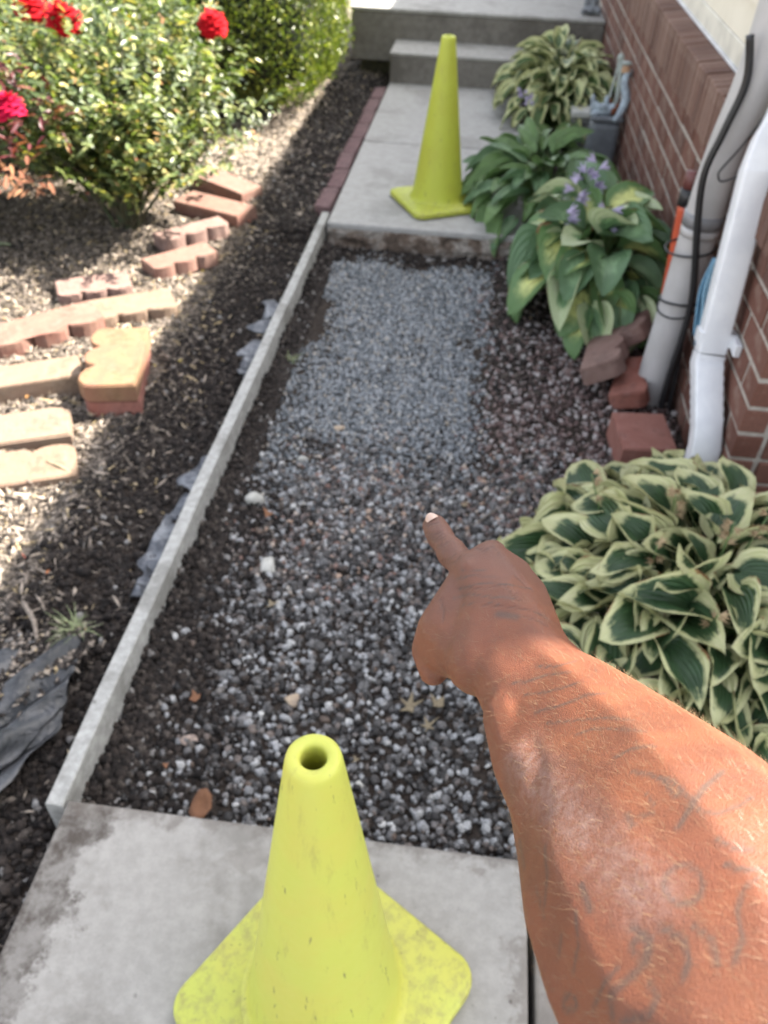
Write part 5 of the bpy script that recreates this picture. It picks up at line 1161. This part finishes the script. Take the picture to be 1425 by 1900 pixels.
CREASE = [(0.00128, [(-0.0097, 0.4262, 1.0749), (-0.0084, 0.4239, 1.0769), (-0.0072, 0.4222, 1.0783), (-0.0059, 0.4208, 1.0793), (-0.0047, 0.4197, 1.0802), (-0.003, 0.4194, 1.0816), (-0.0014, 0.4195, 1.0827), (0.0003, 0.42, 1.0834)]),
 (0.00096, [(-0.0083, 0.4222, 1.0751), (-0.0068, 0.4201, 1.077), (-0.0053, 0.4184, 1.0785), (-0.0038, 0.417, 1.0797), (-0.0023, 0.4156, 1.081), (-0.001, 0.4157, 1.0823), (0.0004, 0.4161, 1.0833), (0.0018, 0.4171, 1.0838)]),
 (0.00096, [(-0.007, 0.4196, 1.0745), (-0.0055, 0.4175, 1.0767), (-0.004, 0.4159, 1.0785), (-0.0026, 0.4142, 1.0802), (-0.0011, 0.4126, 1.0819), (0.0002, 0.4123, 1.0834), (0.0015, 0.4124, 1.0845), (0.0027, 0.4129, 1.0852)]),
 (0.00128, [(-0.0012, 0.4078, 1.081), (-0.0001, 0.4062, 1.083), (0.0011, 0.4053, 1.0844), (0.0022, 0.4048, 1.0854), (0.0033, 0.4044, 1.0863), (0.0042, 0.4049, 1.087), (0.0051, 0.4055, 1.0875), (0.006, 0.4064, 1.0878)]),
 (0.00096, [(-0.0119, 0.4356, 1.0753), (-0.0105, 0.4333, 1.0772), (-0.009, 0.4316, 1.0786), (-0.0076, 0.4301, 1.0797), (-0.0061, 0.4299, 1.0809), (-0.0045, 0.43, 1.0817), (-0.003, 0.4306, 1.0822)]),
 (0.00096, [(0.0035, 0.3955, 1.079), (0.0047, 0.3936, 1.0816), (0.0059, 0.3921, 1.0838), (0.0071, 0.3908, 1.0858), (0.0083, 0.3895, 1.0878), (0.0093, 0.3894, 1.0895), (0.0103, 0.3899, 1.0906), (0.0113, 0.3907, 1.0914)]),
 (0.00096, [(0.0062, 0.3908, 1.0812), (0.0077, 0.3875, 1.0854), (0.0092, 0.3849, 1.0889), (0.0107, 0.3831, 1.0917), (0.0122, 0.3818, 1.0939), (0.0131, 0.3829, 1.0947), (0.014, 0.3843, 1.0952), (0.0148, 0.3859, 1.0955)]),
 (0.00096, [(0.0147, 0.3608, 1.0904), (0.0168, 0.3598, 1.092), (0.0188, 0.3584, 1.094), (0.0208, 0.3571, 1.0958), (0.0229, 0.3561, 1.0974), (0.0247, 0.3551, 1.0985), (0.0265, 0.3544, 1.0995), (0.0284, 0.3537, 1.1003), (0.0302, 0.3532, 1.1009), (0.0336, 0.3535, 1.1019), (0.037, 0.3536, 1.103), (0.0404, 0.3536, 1.1042)]),
 (0.00096, [(0.0306, 0.3392, 1.101), (0.0342, 0.3384, 1.1022), (0.0377, 0.3376, 1.1033), (0.0413, 0.3368, 1.1044), (0.0448, 0.336, 1.1055), (0.0478, 0.3351, 1.1065), (0.0509, 0.3343, 1.1074), (0.0539, 0.3336, 1.1082), (0.057, 0.3332, 1.1086), (0.0598, 0.3313, 1.1093), (0.0627, 0.33, 1.1094), (0.0656, 0.3293, 1.1089)]),
 (0.00096, [(0.0429, 0.3541, 1.1047), (0.0443, 0.3523, 1.1048), (0.0457, 0.3508, 1.1046), (0.0472, 0.3493, 1.1044), (0.0485, 0.3476, 1.1044), (0.0499, 0.3458, 1.1048), (0.0512, 0.3439, 1.1054), (0.0525, 0.3419, 1.1061)]),
 (0.00096, [(0.049, 0.3696, 1.1006), (0.0509, 0.3674, 1.1005), (0.0529, 0.3652, 1.1002), (0.0548, 0.3631, 1.1), (0.0567, 0.361, 1.0997), (0.0585, 0.3603, 1.0993), (0.0602, 0.3596, 1.0989), (0.0619, 0.359, 1.0985)]),
 (0.00096, [(0.0243, 0.3917, 1.0987), (0.0255, 0.39, 1.0997), (0.0267, 0.3888, 1.1004), (0.0279, 0.3878, 1.1009), (0.0291, 0.3868, 1.1013), (0.0305, 0.3877, 1.1017), (0.032, 0.3885, 1.1021), (0.0334, 0.3898, 1.1022)]),
 (0.00096, [(0.0349, 0.3913, 1.102), (0.0359, 0.3899, 1.1021), (0.0369, 0.3888, 1.102), (0.038, 0.3877, 1.1017), (0.039, 0.3867, 1.1015), (0.0394, 0.3854, 1.1015), (0.0398, 0.384, 1.1014), (0.0402, 0.3827, 1.1014)]),
 (0.00096, [(0.0048, 0.354, 1.0862), (0.0054, 0.3509, 1.0865), (0.0061, 0.3478, 1.0867), (0.0068, 0.3449, 1.0869), (0.0074, 0.342, 1.0871), (0.0074, 0.3395, 1.087), (0.0073, 0.337, 1.087), (0.0072, 0.3345, 1.0869)]),
 (0.00096, [(0.0533, 0.3266, 1.1093), (0.0554, 0.3254, 1.11), (0.0575, 0.3243, 1.1106), (0.0596, 0.3234, 1.111), (0.0618, 0.3227, 1.1112), (0.0635, 0.3218, 1.1112), (0.0653, 0.321, 1.111), (0.0671, 0.3203, 1.1108)])]
DUSTY_SHEEN = [(.015, [(0.0488, 0.2225, 1.1284), (0.052, 0.2072, 1.14), (0.0558, 0.1912, 1.1522), (0.0599, 0.1762, 1.1645), (0.0647, 0.162, 1.1753), (0.0696, 0.1516, 1.1826), (0.0747, 0.1407, 1.1902), (0.0811, 0.1292, 1.1969)])]
def seg_ink(V, strokes):
    out = np.zeros(len(V), np.float32)
    for w_, P in strokes:
        P = np.array(P)
        lo, hi = P.min(0)-4*w_, P.max(0)+4*w_; k = np.where(((V > lo) & (V < hi)).all(1))[0]
        if not len(k): continue
        v = V[k]; best = np.full(len(k), 9.)
        for a, b_ in zip(P[:-1], P[1:]):
            d = b_-a; t = np.clip(((v-a)@d)/(d@d+1e-12), 0, 1); best = np.minimum(best, np.linalg.norm(v-a-t[:, None]*d, axis=1))
        out[k] = np.maximum(out[k], np.clip(1.25-best/w_*.9, 0, 1))
    return out
def setattr_(me, nm, vals): a = me.attributes.new(nm, 'FLOAT', 'POINT'); a.data.foreach_set('value', vals.astype(np.float32))
setattr_(arm_me, 'ink', seg_ink(AV, INK)); setattr_(arm_me, 'crease', seg_ink(AV, CREASE)); setattr_(arm_me, 'dust', np.minimum(seg_ink(AV, DUSTY_SHEEN), 1)**1.6*.9)  # 'dust' holds the forearm's painted highlight
TIP = np.array((-.006, .452, 1.092)); WR = np.array((.04, .32, 1.09))
setattr_(arm_me, 'nail', np.zeros(len(AV)))
setattr_(arm_me, 'back', np.clip((AV[:, 1]-.335)/.05, 0, 1))
person = empty('person', (.42, -.22, 0)); tag(person, 'bare tattooed arm reaching in from the right and pointing with the index finger', 'person')
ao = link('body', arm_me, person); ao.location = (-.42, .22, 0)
bm = bmesh.new(); bmesh.ops.create_uvsphere(bm, u_segments=16, v_segments=10, radius=1)
bmesh.ops.delete(bm, geom=[v for v in bm.verts if v.co.z < .25], context='VERTS')
NP, FD = Vector((-.0045, .4375, 1.0745)), Vector((-.014, .034, -.006)).normalized()
NU = (Vector((0, 0, 1.47))-NP).normalized()*.55+FD*.75; NU = NU.normalized(); NS = FD.cross(NU).normalized(); ND = NU.cross(NS)
for v in bm.verts: v.co = NP+NS*v.co.x*.0056+ND*v.co.y*.0070+NU*(v.co.z*.0086+.0008)
no = link('fingernail', bm_mesh('fingernail', bm, simple('fingernail', (.50, .36, .29), .3, (.44, .31, .25), 60, .05), True), person); no.location = (-.42, .22, 0)
# sleeve beyond the frame
link('sleeve', tube('sleeve', rel([(.33, -.16, 1.30), (.40, -.205, 1.325), (.50, -.27, 1.37)], person), [.080, .086, .10], simple('black_cotton', (.03, .03, .035), .9), 24, 4), person)
# arm hair
n = 4200
tri = np.empty(len(arm_me.polygons)*3, np.float32); arm_me.polygons.foreach_get('center', tri); tri = tri.reshape(-1, 3)
nrm = np.empty(len(arm_me.polygons)*3, np.float32); arm_me.polygons.foreach_get('normal', nrm); nrm = nrm.reshape(-1, 3)
ax = np.array((-.30, .70, -.42)); ax /= np.linalg.norm(ax)
ok = np.where((tri[:, 1] < .345) & (tri[:, 1] > .02) & (nrm[:, 2] > -.35))[0]
pick = rng.choice(ok, n); p0 = tri[pick]; nn = nrm[pick]
tdir = ax+rng.normal(0, .55, (n, 3))+np.array((-.25, 0, -.1)); tdir -= nn*(tdir*nn).sum(1)[:, None]; tdir /= np.linalg.norm(tdir, axis=1)[:, None]
Ln = rng.uniform(.004, .011, n)[:, None]; sdv = np.cross(nn, tdir); rows = []
for t in (0, .35, .7, 1):
    c_ = p0+nn*Ln*(.42*t-.12*t*t)+tdir*Ln*t+sdv*Ln*.25*(t*t)*rng.normal(0, 1, (n, 1)) if t else p0-nn*.0004
    w_ = .000055*(1-.75*t); rows.append(c_+sdv*w_); rows.append(c_-sdv*w_)
HV = np.stack(rows, 1); HF = np.array([(0, 1, 3, 2), (2, 3, 5, 4), (4, 5, 7, 6)])
HFa = (HF[None]+(np.arange(n)*8)[:, None, None]).reshape(-1, 4)
M_hair = simple('arm_hair', (.26, .17, .095), .4, (.07, .04, .022), 300, 0)
ho = link('arm_hair', mesh_np('arm_hair', HV.reshape(-1, 3), HFa, M_hair), person); ho.location = (-.42, .22, 0); tag(ho, kind='stuff')
